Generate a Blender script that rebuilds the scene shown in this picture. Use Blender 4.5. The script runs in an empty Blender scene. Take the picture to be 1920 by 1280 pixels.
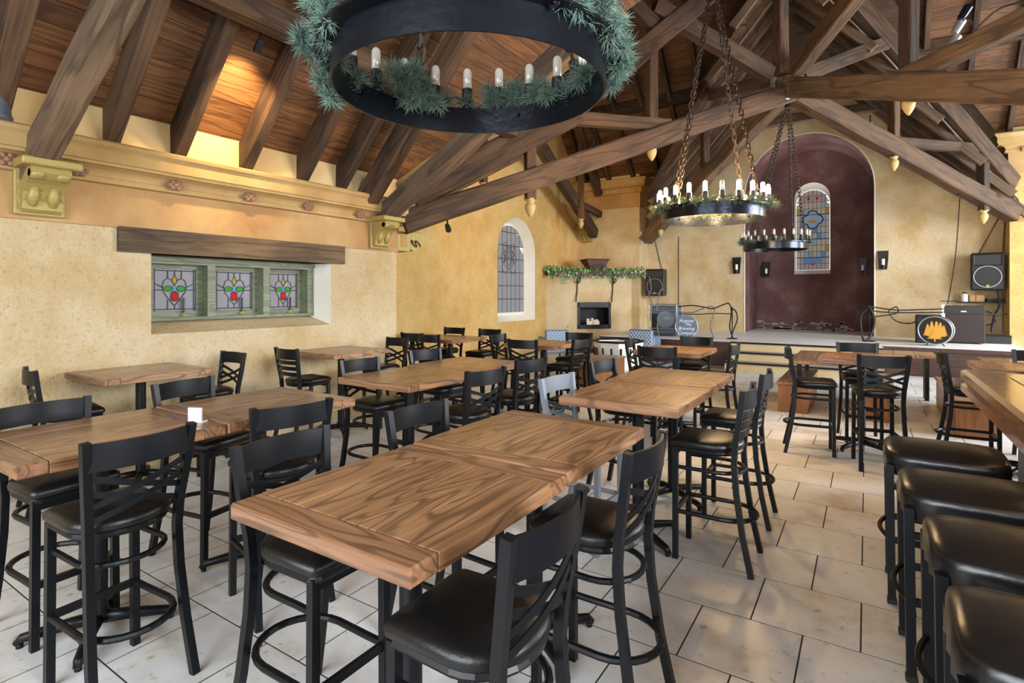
import bpy, math, random
from mathutils import Vector, Matrix
from mathutils.geometry import tessellate_polygon
random.seed(7)
S = bpy.context.scene
COL = S.collection
PI = math.pi
# ------------------------------------------------------------------ camera, world, main lights, exposure
TH = math.atan(665 / 1028.0)
cd = bpy.data.cameras.new('camera'); cam = bpy.data.objects.new('camera', cd); COL.objects.link(cam)
cam.location = (0, 0, 1.75); cam.rotation_euler = (PI / 2, 0, TH)
cd.sensor_width = 36; cd.lens = 1028 / 1920 * 36; cd.shift_y = -(640 - 551) / 1920.0; cd.clip_start = .03
S.camera = cam
S.view_settings.view_transform = 'Standard'; S.view_settings.look = 'None'
S.view_settings.exposure = 0.12; S.view_settings.gamma = 1; S.view_settings.use_curve_mapping = False
S.cycles.use_denoising = True
S.cycles.max_bounces = 8; S.cycles.diffuse_bounces = 5; S.cycles.sample_clamp_indirect = 8
W = bpy.data.worlds.new('world'); S.world = W; W.use_nodes = True
W.node_tree.nodes['Background'].inputs[0].default_value = (.85, .93, 1, 1)
W.node_tree.nodes['Background'].inputs[1].default_value = 1.2

def lamp(kind, name, loc, to, energy, color, **kw):
    l = bpy.data.lights.new(name, kind); l.energy = energy; l.color = color
    for k, v in kw.items(): setattr(l, k, v)
    o = bpy.data.objects.new(name, l); COL.objects.link(o); o.location = loc
    if to is not None:
        o.rotation_euler = (Vector(to) - Vector(loc)).to_track_quat('-Z', 'Y').to_euler()
    return o
DAY = (.88, .945, 1.0); WARM = (1, .66, .32)
lamp('AREA', 'daylight_transept', (7.4, 10.2, 3.2), (-3, 9.0, 1.2), 1350, DAY, shape='RECTANGLE', size=4.5, size_y=3.4)
lamp('AREA', 'fill_stage', (6.6, 15.6, 3.4), (-3, 15.8, .6), 420, DAY, shape='RECTANGLE', size=1.4, size_y=2.4)  # unseen fill light, added to whiten the stage floor
lamp('AREA', 'fill_back', (-1.5, -3.9, 2.7), (-1.5, 8, 1.4), 520, DAY, shape='RECTANGLE', size=5.5, size_y=2.6)  # unseen fill light, added behind the camera
lamp('AREA', 'daylight_right', (3.1, .9, 2.5), (-5, 2.6, 1.1), 330, DAY, shape='RECTANGLE', size=2.0, size_y=1.1)

# ------------------------------------------------------------------ materials
def nodes(name):
    m = bpy.data.materials.new(name); m.use_nodes = True
    return m, m.node_tree, m.node_tree.nodes['Principled BSDF']
def flat(name, c, rough=.5, metal=0, emit=0, bump=0, bscale=60, spec=None, coat=0):
    m, t, b = nodes(name)
    b.inputs['Base Color'].default_value = (*c, 1); b.inputs['Roughness'].default_value = rough
    b.inputs['Metallic'].default_value = metal
    if coat: b.inputs['Coat Weight'].default_value = coat; b.inputs['Coat Roughness'].default_value = .2
    if spec is not None: b.inputs['Specular IOR Level'].default_value = spec
    if emit:
        b.inputs['Emission Color'].default_value = (*c, 1); b.inputs['Emission Strength'].default_value = emit
    if bump:
        n = t.nodes.new('ShaderNodeTexNoise'); n.inputs['Scale'].default_value = bscale; n.inputs['Detail'].default_value = 4
        bp = t.nodes.new('ShaderNodeBump'); bp.inputs['Strength'].default_value = bump; bp.inputs['Distance'].default_value = .02
        tc = t.nodes.new('ShaderNodeTexCoord'); t.links.new(tc.outputs['Object'], n.inputs['Vector'])
        t.links.new(n.outputs['Fac'], bp.inputs['Height']); t.links.new(bp.outputs['Normal'], b.inputs['Normal'])
    return m
def ramp(t, stops):
    r = t.nodes.new('ShaderNodeValToRGB'); e = r.color_ramp.elements
    while len(e) < len(stops): e.new(.5)
    for k, (p, c) in enumerate(stops): e[k].position = p; e[k].color = (*c, 1)
    return r
def plaster(name, c1, c2, c3, scale=.8, bump=.6, bscale=45, rough=.85, dark=None):
    m, t, b = nodes(name); L = t.links
    g = t.nodes.new('ShaderNodeNewGeometry')
    n = t.nodes.new('ShaderNodeTexNoise'); n.inputs['Scale'].default_value = scale; n.inputs['Detail'].default_value = 8; n.inputs['Roughness'].default_value = .65
    L.new(g.outputs['Position'], n.inputs['Vector'])
    r = ramp(t, [(.32, c1), (.5, c2), (.68, c3)]); L.new(n.outputs['Fac'], r.inputs['Fac'])
    out = r.outputs['Color']
    if dark:
        n2 = t.nodes.new('ShaderNodeTexNoise'); n2.inputs['Scale'].default_value = 26; n2.inputs['Detail'].default_value = 8; n2.inputs['Roughness'].default_value = .75
        L.new(g.outputs['Position'], n2.inputs['Vector'])
        r2 = ramp(t, [(.30, (.85, .85, .85)), (.47, (0, 0, 0))]); L.new(n2.outputs['Fac'], r2.inputs['Fac'])
        mx = t.nodes.new('ShaderNodeMix'); mx.data_type = 'RGBA'; mx.inputs['B'].default_value = (*dark, 1)
        L.new(r2.outputs['Color'], mx.inputs['Factor']); L.new(out, mx.inputs['A']); out = mx.outputs['Result']
    L.new(out, b.inputs['Base Color']); b.inputs['Roughness'].default_value = rough
    b.inputs['Specular IOR Level'].default_value = .2
    nb = t.nodes.new('ShaderNodeTexNoise'); nb.inputs['Scale'].default_value = bscale; nb.inputs['Detail'].default_value = 5; nb.inputs['Roughness'].default_value = .7
    L.new(g.outputs['Position'], nb.inputs['Vector'])
    bp = t.nodes.new('ShaderNodeBump'); bp.inputs['Strength'].default_value = bump; bp.inputs['Distance'].default_value = .03
    L.new(nb.outputs['Fac'], bp.inputs['Height']); L.new(bp.outputs['Normal'], b.inputs['Normal'])
    return m
def wood(name, dark, light, axis=0, rough=.6, stretch=1.0, fine=34, bump=.2, vary=.2, line=.35, lines=70, coat=0, patch=.5):
    """grain runs along the object's local axis: fine streaks, flat-sawn contour lines, broad tone patches"""
    m, t, b = nodes(name); L = t.links
    tc = t.nodes.new('ShaderNodeTexCoord'); oi = t.nodes.new('ShaderNodeObjectInfo')
    ad = t.nodes.new('ShaderNodeVectorMath'); ad.operation = 'MULTIPLY_ADD'
    cb = t.nodes.new('ShaderNodeCombineXYZ')
    for k in range(3): L.new(oi.outputs['Random'], cb.inputs[k])
    ad.inputs[1].default_value = (31, 17, 23); L.new(cb.outputs[0], ad.inputs[0]); L.new(tc.outputs['Object'], ad.inputs[2])
    def noise(cross, along, detail, dist=0.):
        mp = t.nodes.new('ShaderNodeMapping'); sc = [cross] * 3; sc[axis] = along
        mp.inputs['Scale'].default_value = sc; L.new(ad.outputs[0], mp.inputs['Vector'])
        n = t.nodes.new('ShaderNodeTexNoise'); n.inputs['Scale'].default_value = 1; n.inputs['Detail'].default_value = detail; n.inputs['Roughness'].default_value = .6
        n.inputs['Distortion'].default_value = dist; L.new(mp.outputs[0], n.inputs['Vector']); return n.outputs['Fac']
    def math_(op, a, b_=None, c=None):
        n = t.nodes.new('ShaderNodeMath'); n.operation = op
        for k, v in enumerate((a, b_, c)):
            if v is None: continue
            if isinstance(v, (int, float)): n.inputs[k].default_value = v
            else: L.new(v, n.inputs[k])
        return n.outputs[0]
    streak = noise(fine, stretch, 5)
    broad = noise(2.2, .8, 4)
    cont = noise(4.2, .55, 2, .3)
    tone = math_('ADD', math_('MULTIPLY', streak, 1 - patch), math_('MULTIPLY', broad, patch))
    r = ramp(t, [(.34, dark), (.64, light)]); L.new(tone, r.inputs['Fac'])
    sn = math_('SINE', math_('MULTIPLY', cont, float(lines)))
    mr0 = t.nodes.new('ShaderNodeMapRange'); mr0.inputs['From Min'].default_value = .35; mr0.inputs['From Max'].default_value = 1.0
    L.new(sn, mr0.inputs['Value'])
    lm = math_('MULTIPLY', mr0.outputs[0], math_('MULTIPLY', streak, 1.7))
    val = math_('SUBTRACT', 1.0, math_('MULTIPLY', lm, line))
    mr = t.nodes.new('ShaderNodeMapRange'); mr.inputs['To Min'].default_value = 1 - vary; mr.inputs['To Max'].default_value = 1 + vary
    L.new(oi.outputs['Random'], mr.inputs['Value'])
    hs = t.nodes.new('ShaderNodeHueSaturation'); L.new(r.outputs['Color'], hs.inputs['Color'])
    L.new(math_('MULTIPLY', val, mr.outputs[0]), hs.inputs['Value'])
    L.new(hs.outputs[0], b.inputs['Base Color']); b.inputs['Roughness'].default_value = rough
    if coat: b.inputs['Coat Weight'].default_value = coat; b.inputs['Coat Roughness'].default_value = .16
    bp = t.nodes.new('ShaderNodeBump'); bp.inputs['Strength'].default_value = bump; bp.inputs['Distance'].default_value = .01
    L.new(math_('SUBTRACT', streak, lm), bp.inputs['Height']); L.new(bp.outputs['Normal'], b.inputs['Normal'])
    return m
M = {}
M['wall'] = plaster('wall_plaster', (.57, .40, .19), (.67, .525, .315), (.74, .625, .435), scale=1.3, bump=.9, bscale=38, dark=(.46, .27, .10))
M['wall_deep'] = plaster('ochre_plaster', (.60, .36, .12), (.70, .46, .17), (.76, .55, .26), scale=1.3, bump=.9, bscale=38, dark=(.44, .24, .07))
M['frieze'] = plaster('frieze_plaster', (.36, .195, .085), (.45, .275, .12), (.53, .36, .175), scale=1.2, bump=.08)
M['cornice'] = plaster('cornice_paint', (.41, .25, .095), (.48, .315, .135), (.54, .375, .175), scale=1.5, bump=.06)
M['infill'] = plaster('rafter_infill', (.62, .43, .19), (.70, .52, .26), (.74, .57, .31), bump=.1)
M['pale_plaster'] = plaster('pale_reveal', (.80, .74, .60), (.86, .82, .72), (.9, .87, .8), bump=.3)  # pale reveals, and the arch edge's light put into colour
M['maroon'] = plaster('maroon_plaster', (.10, .046, .044), (.145, .072, .068), (.23, .14, .13), scale=1.1, bump=.7, rough=.6)
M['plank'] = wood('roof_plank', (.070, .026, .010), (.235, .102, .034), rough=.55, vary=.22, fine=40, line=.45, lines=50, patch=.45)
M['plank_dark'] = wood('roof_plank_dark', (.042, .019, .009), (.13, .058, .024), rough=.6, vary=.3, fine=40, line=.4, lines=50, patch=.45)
M['beam'] = wood('rough_timber', (.026, .0135, .007), (.118, .060, .027), rough=.75, vary=.25, fine=45, bump=.4, line=.5, lines=26, patch=.6)
M['beam_grey'] = wood('weathered_timber', (.055, .034, .021), (.205, .128, .073), rough=.8, vary=.15, fine=45, bump=.5, line=.5, lines=26, patch=.55)
M['lintel'] = wood('lintel_timber', (.030, .017, .010), (.20, .125, .062), axis=1, rough=.7, vary=0, fine=50, bump=.8, line=.4, lines=30, patch=.7)
M['oak_y'] = wood('table_oak_lengthwise', (.16, .066, .030), (.46, .25, .12), axis=1, rough=.32, vary=.10, fine=60, stretch=1.6, bump=.10, line=.62, lines=85, coat=.3, patch=.55)
M['oak_x'] = wood('table_oak_crosswise', (.14, .056, .030), (.38, .20, .10), axis=0, rough=.32, vary=.10, fine=60, stretch=1.6, bump=.10, line=.55, lines=85, coat=.3, patch=.55)
M['bench'] = wood('bench_oak', (.15, .055, .018), (.36, .155, .05), axis=2, rough=.4, vary=.15, bump=.1, fine=60, line=.3)
M['darkwood'] = wood('dark_panel_wood', (.022, .009, .006), (.085, .032, .018), axis=0, rough=.5, vary=.2, fine=40)
M['mantel'] = flat('mantel_wood', (.045, .018, .012), .5, bump=.2)
M['bar'] = wood('bar_oak', (.17, .066, .022), (.38, .18, .062), axis=1, rough=.16, vary=.03, bump=.03, fine=45, line=.35, lines=40, coat=.7, patch=.4)
M['steel'] = flat('black_steel', (.005, .0055, .007), .38, spec=.28)
M['steel_pale'] = flat('grey_steel', (.17, .19, .22), .45)  # grey lamp dome; also black steel lightened for light caught by one stool
M['vinyl'] = flat('black_vinyl', (.006, .006, .006), .34, bump=.10, bscale=200, spec=.45)
M['vinyl_stool'] = flat('black_leatherette', (.008, .007, .007), .30, bump=.10, bscale=16, spec=.6)
M['iron'] = flat('black_iron', (.026, .031, .042), .24, .75, bump=.10, bscale=22)
M['chain'] = flat('rusty_chain', (.055, .038, .028), .55, .6)
M['bulb_off'] = flat('clear_bulb', (.62, .58, .50), .12, spec=.8)
M['bulb_on'] = flat('glowing_bulb', (1, .86, .62), .3, emit=22)
M['lens_white'] = flat('lamp_lens', (.85, .93, 1), .3, emit=10)
M['fairy'] = flat('fairy_light', (1, .80, .5), .3, emit=14)
M['socket'] = flat('socket_black', (.014, .015, .018), .5)
M['pine'] = flat('pine_needle', (.19, .29, .24), .7)
M['pine_warm_lit'] = flat('pine_needle_warm_lit', (.21, .26, .14), .7)  # needle colour warmed for bulb light on the lit chandelier
M['twig'] = flat('twig', (.07, .05, .03), .8)
M['gold'] = flat('gilt_paint', (.36, .275, .085), .5, .2, bump=.5, bscale=22)
M['cream'] = flat('cream_finial', (.46, .32, .13), .6, bump=.4, bscale=60)
M['green_frame'] = wood('green_window_paint', (.09, .10, .06), (.22, .25, .15), axis=1, rough=.5, vary=.05, bump=.2)
M['glass_grey'] = flat('grey_leaded_glass', (.25, .25, .275), .55, spec=.12, emit=.16)
M['glass_blue'] = flat('blue_glass', (.10, .20, .38), .55, spec=.12, emit=.32)
M['glass_sky'] = flat('pale_blue_glass', (.20, .30, .42), .55, spec=.12, emit=.32)
M['glass_cream'] = flat('cream_glass', (.36, .32, .26), .55, spec=.12, emit=.3)
M['glass_lilac'] = flat('lilac_glass', (.28, .25, .28), .55, spec=.12, emit=.3)
M['glass_gold'] = flat('gold_glass', (.36, .21, .05), .55, spec=.12, emit=.25)
M['glass_red'] = flat('red_glass', (.42, .012, .008), .55, spec=.12, emit=.05)
M['glass_green'] = flat('green_glass', (.035, .26, .03), .55, spec=.12, emit=.05)
M['glass_yellow'] = flat('yellow_glass', (.40, .27, .02), .55, spec=.12, emit=.05)
M['lead'] = flat('lead_came', (.03, .03, .035), .5)
M['white_frame'] = flat('white_frame_paint', (.75, .75, .72), .5)
M['white'] = flat('white_paint', (.8, .8, .78), .5)
M['candle'] = flat('candle_wax', (.92, .90, .84), .5)
M['black'] = flat('black_plastic', (.01, .01, .011), .5, bump=.1, bscale=120)
M['speaker_grille'] = flat('speaker_grille', (.016, .016, .017), .7, bump=.4, bscale=300)
M['cable'] = flat('black_cable', (.012, .012, .013), .55)
M['cable_grey'] = flat('grey_cable', (.20, .20, .21), .5)
M['silver'] = flat('silver_metal', (.55, .57, .60), .3, .8)
M['amp'] = flat('amp_blue_grey', (.10, .14, .21), .6, bump=.2)
M['amp_cone'] = flat('amp_cone', (.22, .28, .36), .6)
M['amp_brown'] = flat('amp_brown_cloth', (.030, .017, .014), .7, bump=.3, bscale=200)
M['sign_blue'] = flat('sign_slate_blue', (.10, .16, .24), .5)
M['paint_white'] = flat('lettering_white', (.85, .86, .88), .5)
M['paint_gold'] = flat('tree_gold', (.72, .37, .05), .5)
M['quilt'] = flat('blue_quilted_vinyl', (.14, .21, .33), .35)
M['quilt_seam'] = flat('quilt_seam', (.50, .58, .70), .4)
M['leaf'] = flat('ivy_leaf', (.16, .36, .08), .5)
M['leaf_pale'] = flat('pale_ivy_leaf', (.42, .52, .34), .5)
M['leaf_dark'] = flat('dark_ivy_leaf', (.06, .19, .045), .5)
M['pot'] = flat('brown_pot', (.085, .035, .028), .4)
M['soot'] = flat('firebox_soot', (.010, .010, .011), .6)
M['tile'] = None
M['rosette'] = flat('rosette_carving', (.30, .16, .10), .7, bump=.4, bscale=50)
M['glass_inlay'] = flat('inlay_glass', (.25, .24, .17), .06, spec=.8)
M['stage_floor'] = plaster('stage_floor_paint', (.72, .71, .69), (.80, .79, .77), (.84, .83, .82), scale=3, bump=.1, rough=.45)
M['riser'] = plaster('step_riser', (.58, .44, .24), (.66, .52, .30), (.7, .58, .38), bump=.1)
M['tread'] = flat('step_tread', (.30, .28, .25), .6, bump=.2)
M['card'] = flat('white_card', (.60, .60, .62), .4)
M['orange_box'] = flat('tan_box', (.55, .30, .10), .7)
M['grout'] = flat('grout', (.035, .032, .03), .9)
def tile_mat():
    m, t, b = nodes('floor_tile'); L = t.links
    g = t.nodes.new('ShaderNodeNewGeometry'); oi = t.nodes.new('ShaderNodeObjectInfo')
    n = t.nodes.new('ShaderNodeTexNoise'); n.inputs['Scale'].default_value = 1.6; n.inputs['Detail'].default_value = 9; n.inputs['Roughness'].default_value = .62
    L.new(g.outputs['Position'], n.inputs['Vector'])
    r = ramp(t, [(.33, (.50, .44, .37)), (.45, (.66, .645, .62)), (.64, (.75, .76, .77))]); L.new(n.outputs['Fac'], r.inputs['Fac'])
    n2 = t.nodes.new('ShaderNodeTexNoise'); n2.inputs['Scale'].default_value = 16; n2.inputs['Detail'].default_value = 6
    L.new(g.outputs['Position'], n2.inputs['Vector'])
    r2 = ramp(t, [(.27, (.48, .38, .28)), (.38, (1, 1, 1))]); L.new(n2.outputs['Fac'], r2.inputs['Fac'])
    mx = t.nodes.new('ShaderNodeMix'); mx.data_type = 'RGBA'; mx.blend_type = 'MULTIPLY'; mx.inputs['Factor'].default_value = .7
    L.new(r.outputs['Color'], mx.inputs['A']); L.new(r2.outputs['Color'], mx.inputs['B'])
    hs = t.nodes.new('ShaderNodeHueSaturation'); L.new(mx.outputs['Result'], hs.inputs['Color'])
    mr = t.nodes.new('ShaderNodeMapRange'); mr.inputs['To Min'].default_value = .93; mr.inputs['To Max'].default_value = 1.05
    L.new(oi.outputs['Random'], mr.inputs['Value']); L.new(mr.outputs[0], hs.inputs['Value'])
    L.new(hs.outputs[0], b.inputs['Base Color']); b.inputs['Roughness'].default_value = .33
    bp = t.nodes.new('ShaderNodeBump'); bp.inputs['Strength'].default_value = .15; bp.inputs['Distance'].default_value = .01
    L.new(n2.outputs['Fac'], bp.inputs['Height']); L.new(bp.outputs['Normal'], b.inputs['Normal'])
    return m
M['tile'] = tile_mat()

# ------------------------------------------------------------------ mesh builder
BASE = {}
class MB:
    def __init__(s): s.v = []; s.f = []
    def add(s, vs, fs):
        k = len(s.v); s.v += [tuple(x) for x in vs]; s.f += [tuple(i + k for i in f) for f in fs]; return s
    def box(s, c, d, R=None):
        x, y, z = d[0] / 2, d[1] / 2, d[2] / 2; vs = []
        for q in ((-x, -y, -z), (x, -y, -z), (x, y, -z), (-x, y, -z), (-x, -y, z), (x, -y, z), (x, y, z), (-x, y, z)):
            p = Vector(q)
            if R is not None: p = R @ p
            vs.append(p + Vector(c))
        return s.add(vs, [(3, 2, 1, 0), (4, 5, 6, 7), (0, 1, 5, 4), (1, 2, 6, 5), (2, 3, 7, 6), (3, 0, 4, 7)])
    def bb(s, a, b):
        return s.box([(a[k] + b[k]) / 2 for k in range(3)], [abs(b[k] - a[k]) for k in range(3)])
    def rbox(s, a, b, r=.012):
        """box with chamfered edges"""
        lo = [min(a[k], b[k]) for k in range(3)]; hi = [max(a[k], b[k]) for k in range(3)]
        vs = []; idx = {}
        for ax in range(3):
            for sx in (0, 1):
                for sy in (0, 1):
                    for sz in (0, 1):
                        sg = (sx, sy, sz); p = []
                        for k in range(3):
                            e = hi[k] if sg[k] else lo[k]
                            if k != ax: e += -r if sg[k] else r
                            p.append(e)
                        idx[(ax, sg)] = len(vs); vs.append(p)
        fs = []
        for ax in range(3):
            o1, o2 = [k for k in range(3) if k != ax]
            for e in (0, 1):
                loop = []
                for q in ((0, 0), (1, 0), (1, 1), (0, 1)):
                    sg = [0] * 3; sg[ax] = e; sg[o1] = q[0]; sg[o2] = q[1]; loop.append(idx[(ax, tuple(sg))])
                fs.append(loop)
        for ax in range(3):   # edge faces along ax
            o1, o2 = [k for k in range(3) if k != ax]
            for q in ((0, 0), (1, 0), (1, 1), (0, 1)):
                A = [0] * 3; A[o1], A[o2] = q; B = list(A); B[ax] = 1; A[ax] = 0; A, B = tuple(A), tuple(B)
                fs.append([idx[(o1, A)], idx[(o1, B)], idx[(o2, B)], idx[(o2, A)]])
        for sx in (0, 1):
            for sy in (0, 1):
                for sz in (0, 1): fs.append([idx[(k, (sx, sy, sz))] for k in range(3)])
        return s.add(vs, fs)
    def beam(s, p, q, w, h, up=(0, 0, 1)):
        p, q = Vector(p), Vector(q); d = (q - p).normalized(); sd = d.cross(Vector(up))
        if sd.length < 1e-4: sd = d.cross(Vector((1, 0, 0)))
        sd.normalize(); u = sd.cross(d); vs = []
        for e in (p, q):
            for a, b in ((-1, -1), (1, -1), (1, 1), (-1, 1)): vs.append(e + sd * a * w / 2 + u * b * h / 2)
        return s.add(vs, [(0, 3, 2, 1), (4, 5, 6, 7), (0, 1, 5, 4), (1, 2, 6, 5), (2, 3, 7, 6), (3, 0, 4, 7)])
    def tube(s, pts, r, n=8, closed=False):
        pts = [Vector(p) for p in pts]; N = len(pts); rs = r if isinstance(r, (list, tuple)) else [r] * N
        prev = None; rows = []
        for i, p in enumerate(pts):
            a = pts[(i - 1) % N] if (closed or i > 0) else p; b = pts[(i + 1) % N] if (closed or i < N - 1) else p
            d = (b - a)
            d = d.normalized() if d.length > 1e-9 else Vector((0, 0, 1))
            if prev is None:
                x = d.cross(Vector((0, 0, 1)))
                if x.length < .05: x = d.cross(Vector((1, 0, 0)))
            else: x = prev - d * prev.dot(d)
            x.normalize(); prev = x; y = d.cross(x)
            rows.append([p + (x * math.cos(2 * PI * k / n) + y * math.sin(2 * PI * k / n)) * rs[i] for k in range(n)])
        vs = [v for rw in rows for v in rw]; fs = []
        for i in range(N if closed else N - 1):
            j = (i + 1) % N
            for k in range(n): fs.append((i * n + k, i * n + (k + 1) % n, j * n + (k + 1) % n, j * n + k))
        if not closed: fs += [tuple(range(n))[::-1], tuple((N - 1) * n + k for k in range(n))]
        return s.add(vs, fs)
    def sweep(s, pts, w, h, up=(0, 0, 1), closed=False):
        """flat bar of width w (sideways) and height h (along up) along a path"""
        pts = [Vector(p) for p in pts]; N = len(pts); up = Vector(up); vs = []
        for i, p in enumerate(pts):
            a = pts[max(i - 1, 0)]; b = pts[min(i + 1, N - 1)]; d = (b - a).normalized(); sd = d.cross(up).normalized(); u = sd.cross(d).normalized()
            for a_, b_ in ((-1, -1), (1, -1), (1, 1), (-1, 1)): vs.append(p + sd * a_ * w / 2 + u * b_ * h / 2)
        fs = [(0, 3, 2, 1), tuple(4 * (N - 1) + k for k in range(4))]
        for i in range(N - 1):
            for k in range(4): fs.append((4 * i + k, 4 * i + (k + 1) % 4, 4 * i + 4 + (k + 1) % 4, 4 * i + 4 + k))
        return s.add(vs, fs)
    def lathe(s, prof, n=16, c=(0, 0, 0), R=None):
        vs = []; fs = []; m = len(prof)
        for k in range(n):
            a = 2 * PI * k / n
            for r, z in prof:
                p = Vector((r * math.cos(a), r * math.sin(a), z))
                if R is not None: p = R @ p
                vs.append(p + Vector(c))
        for k in range(n):
            j = (k + 1) % n
            for i in range(m - 1): fs.append((k * m + i, j * m + i, j * m + i + 1, k * m + i + 1))
        return s.add(vs, fs)
    def prism(s, poly, vec):
        n = len(poly); P = [Vector(p) for p in poly]; V = Vector(vec)
        return s.add(P + [p + V for p in P], [tuple(range(n))[::-1], tuple(range(n, 2 * n))] + [(k, (k + 1) % n, n + (k + 1) % n, n + k) for k in range(n)])
    def poly(s, outer, holes=()):
        loops = [[Vector(p) for p in outer]] + [[Vector(p) for p in h] for h in holes]
        flat_ = [p for l in loops for p in l]
        return s.add(flat_, tessellate_polygon(loops))
    def build(s, name, mat, parent=None, smooth=False):
        base = BASE.get(parent.name, Vector()) if parent else Vector()
        me = bpy.data.meshes.new(name)
        me.from_pydata([tuple(Vector(v) - base) for v in s.v], [], s.f)
        for mt in (mat if isinstance(mat, (list, tuple)) else [mat]): me.materials.append(mt)
        if smooth: me.polygons.foreach_set('use_smooth', [True] * len(me.polygons))
        me.update(); o = bpy.data.objects.new(name, me); COL.objects.link(o)
        if smooth == 2:
            md = o.modifiers.new('edges', 'EDGE_SPLIT'); md.split_angle = .6
        if parent: o.parent = parent; BASE[o.name] = base
        return o
def empty(name, loc, label=None, cat=None, group=None, rz=0, kind=None):
    o = bpy.data.objects.new(name, None); COL.objects.link(o); o.location = loc; o.rotation_euler = (0, 0, rz); o.empty_display_size = .05
    BASE[o.name] = Vector(loc)
    return tag(o, label, cat, group, kind)
def tag(o, label=None, cat=None, group=None, kind=None):
    if label: o['label'] = label
    if cat: o['category'] = cat
    if group: o['group'] = group
    if kind: o['kind'] = kind
    return o
def struct(o): o['kind'] = 'structure'; return o
def dup(o, parent=None):
    c = o.copy(); COL.objects.link(c)
    if parent: c.parent = parent
    for ch in list(o.children): dup(ch, c)
    return c
def timber(name, p, q, w, h, mat, parent, seg=5, rough=.008, up=(0, 0, 1)):
    """rough hewn timber as its own object, grain along local X"""
    p, q = Vector(p), Vector(q); Ln = (q - p).length; d = (q - p) / Ln; sd = Vector(up).cross(d)
    if sd.length < 1e-3: sd = Vector((0, 1, 0)).cross(d)
    sd.normalize(); u = d.cross(sd)
    rot = Matrix((d, sd, u)).transposed().to_4x4(); rot.translation = p
    c = min(w, h) * .09; vs = []; fs = []
    prof = [(-w / 2 + c, -h / 2), (w / 2 - c, -h / 2), (w / 2, -h / 2 + c), (w / 2, h / 2 - c), (w / 2 - c, h / 2), (-w / 2 + c, h / 2), (-w / 2, h / 2 - c), (-w / 2, -h / 2 + c)]
    for i in range(seg + 1):
        ox, oy = random.uniform(-rough, rough), random.uniform(-rough, rough)
        for a, b in prof: vs.append((Ln * i / seg, a + ox + random.uniform(-rough, rough) * .6, b + oy + random.uniform(-rough, rough) * .6))
    for i in range(seg):
        for k in range(8): fs.append((8 * i + k, 8 * i + (k + 1) % 8, 8 * i + 8 + (k + 1) % 8, 8 * i + 8 + k))
    fs += [tuple(range(8))[::-1], tuple(8 * seg + k for k in range(8))]
    me = bpy.data.meshes.new(name); me.from_pydata(vs, [], fs); me.materials.append(mat); me.update()
    o = bpy.data.objects.new(name, me); COL.objects.link(o); o.parent = parent
    base = BASE.get(parent.name, Vector())
    o.matrix_local = Matrix.Translation(-base) @ rot; BASE[o.name] = base
    return o
def arc(cx, cy, r, a0, a1, n):
    return [(cx + r * math.cos(a0 + (a1 - a0) * k / n), cy + r * math.sin(a0 + (a1 - a0) * k / n)) for k in range(n + 1)]

# ------------------------------------------------------------------ room geometry constants
XL, XT, XR, XP = -6.15, -8.4, 3.23, 2.81      # nave left wall, transept end wall, nave right wall, right pier face
YA, YB, YF, YAL = 6.19, 17.1, 17.8, 19.9      # near crossing corner, far crossing wall, chancel wall, alcove back
XC = -1.46; T = 1.13; E = 3.503               # ridge line, roof slope, eave height of the plank plane on the left wall
ZST = .6                                      # stage height
def zNL(x): return E + (x - XL) * T
def zTF(y): return 5.5 + (YB - y) * T + .12
def zCR(x): return 4.99 + (1.88 - x) * 1.07

# ------------------------------------------------------------------ floor: slab, tiles
fl = struct(MB().bb((-8.6, -4.2, -.12), (8, 21, -.0015)).build('floor', M['grout']))
PX, PY, X0, Y0 = .5, .511, -.025, 3.175
tiles = []
fwd = Vector((-math.sin(TH), math.cos(TH))); rgt = Vector((math.cos(TH), math.sin(TH)))
for j in range(-9, 24):
    for i in range(-18, 16):
        x = X0 + i * PX + (.25 if j % 2 else 0); y = Y0 + j * PY
        if x < XT - .4 or x > 7.6 or y < -4 or y > 14.6: continue
        c = Vector((x + PX / 2, y + PY / 2)); d = c.dot(fwd); l = c.dot(rgt)
        vis = d > .8 and abs(l / d) < 1.02 and 1.75 / d < .85 and c.x > XL - .3 - (2.3 if c.y > YA else 0) and c.x < 2.4
        tiles.append((d if vis else 99 + d, x, y))
tiles.sort()
tm = MB().bb((.0042, .0042, -.012), (PX - .0042, PY - .0042, 0))
first = None; rest = MB()
for k, (d, x, y) in enumerate(tiles):
    if k < 300:
        if first is None:
            first = tm.build('tile', M['tile'], fl); o = first
        else:
            o = first.copy(); COL.objects.link(o)
        o.location = (x, y, random.uniform(-.0004, 0))
    else:
        rest.add([(vx + x, vy + y, vz) for vx, vy, vz in tm.v], tm.f)
ro = rest.build('tiles', M['tile'], fl); ro['kind'] = 'stuff'

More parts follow.
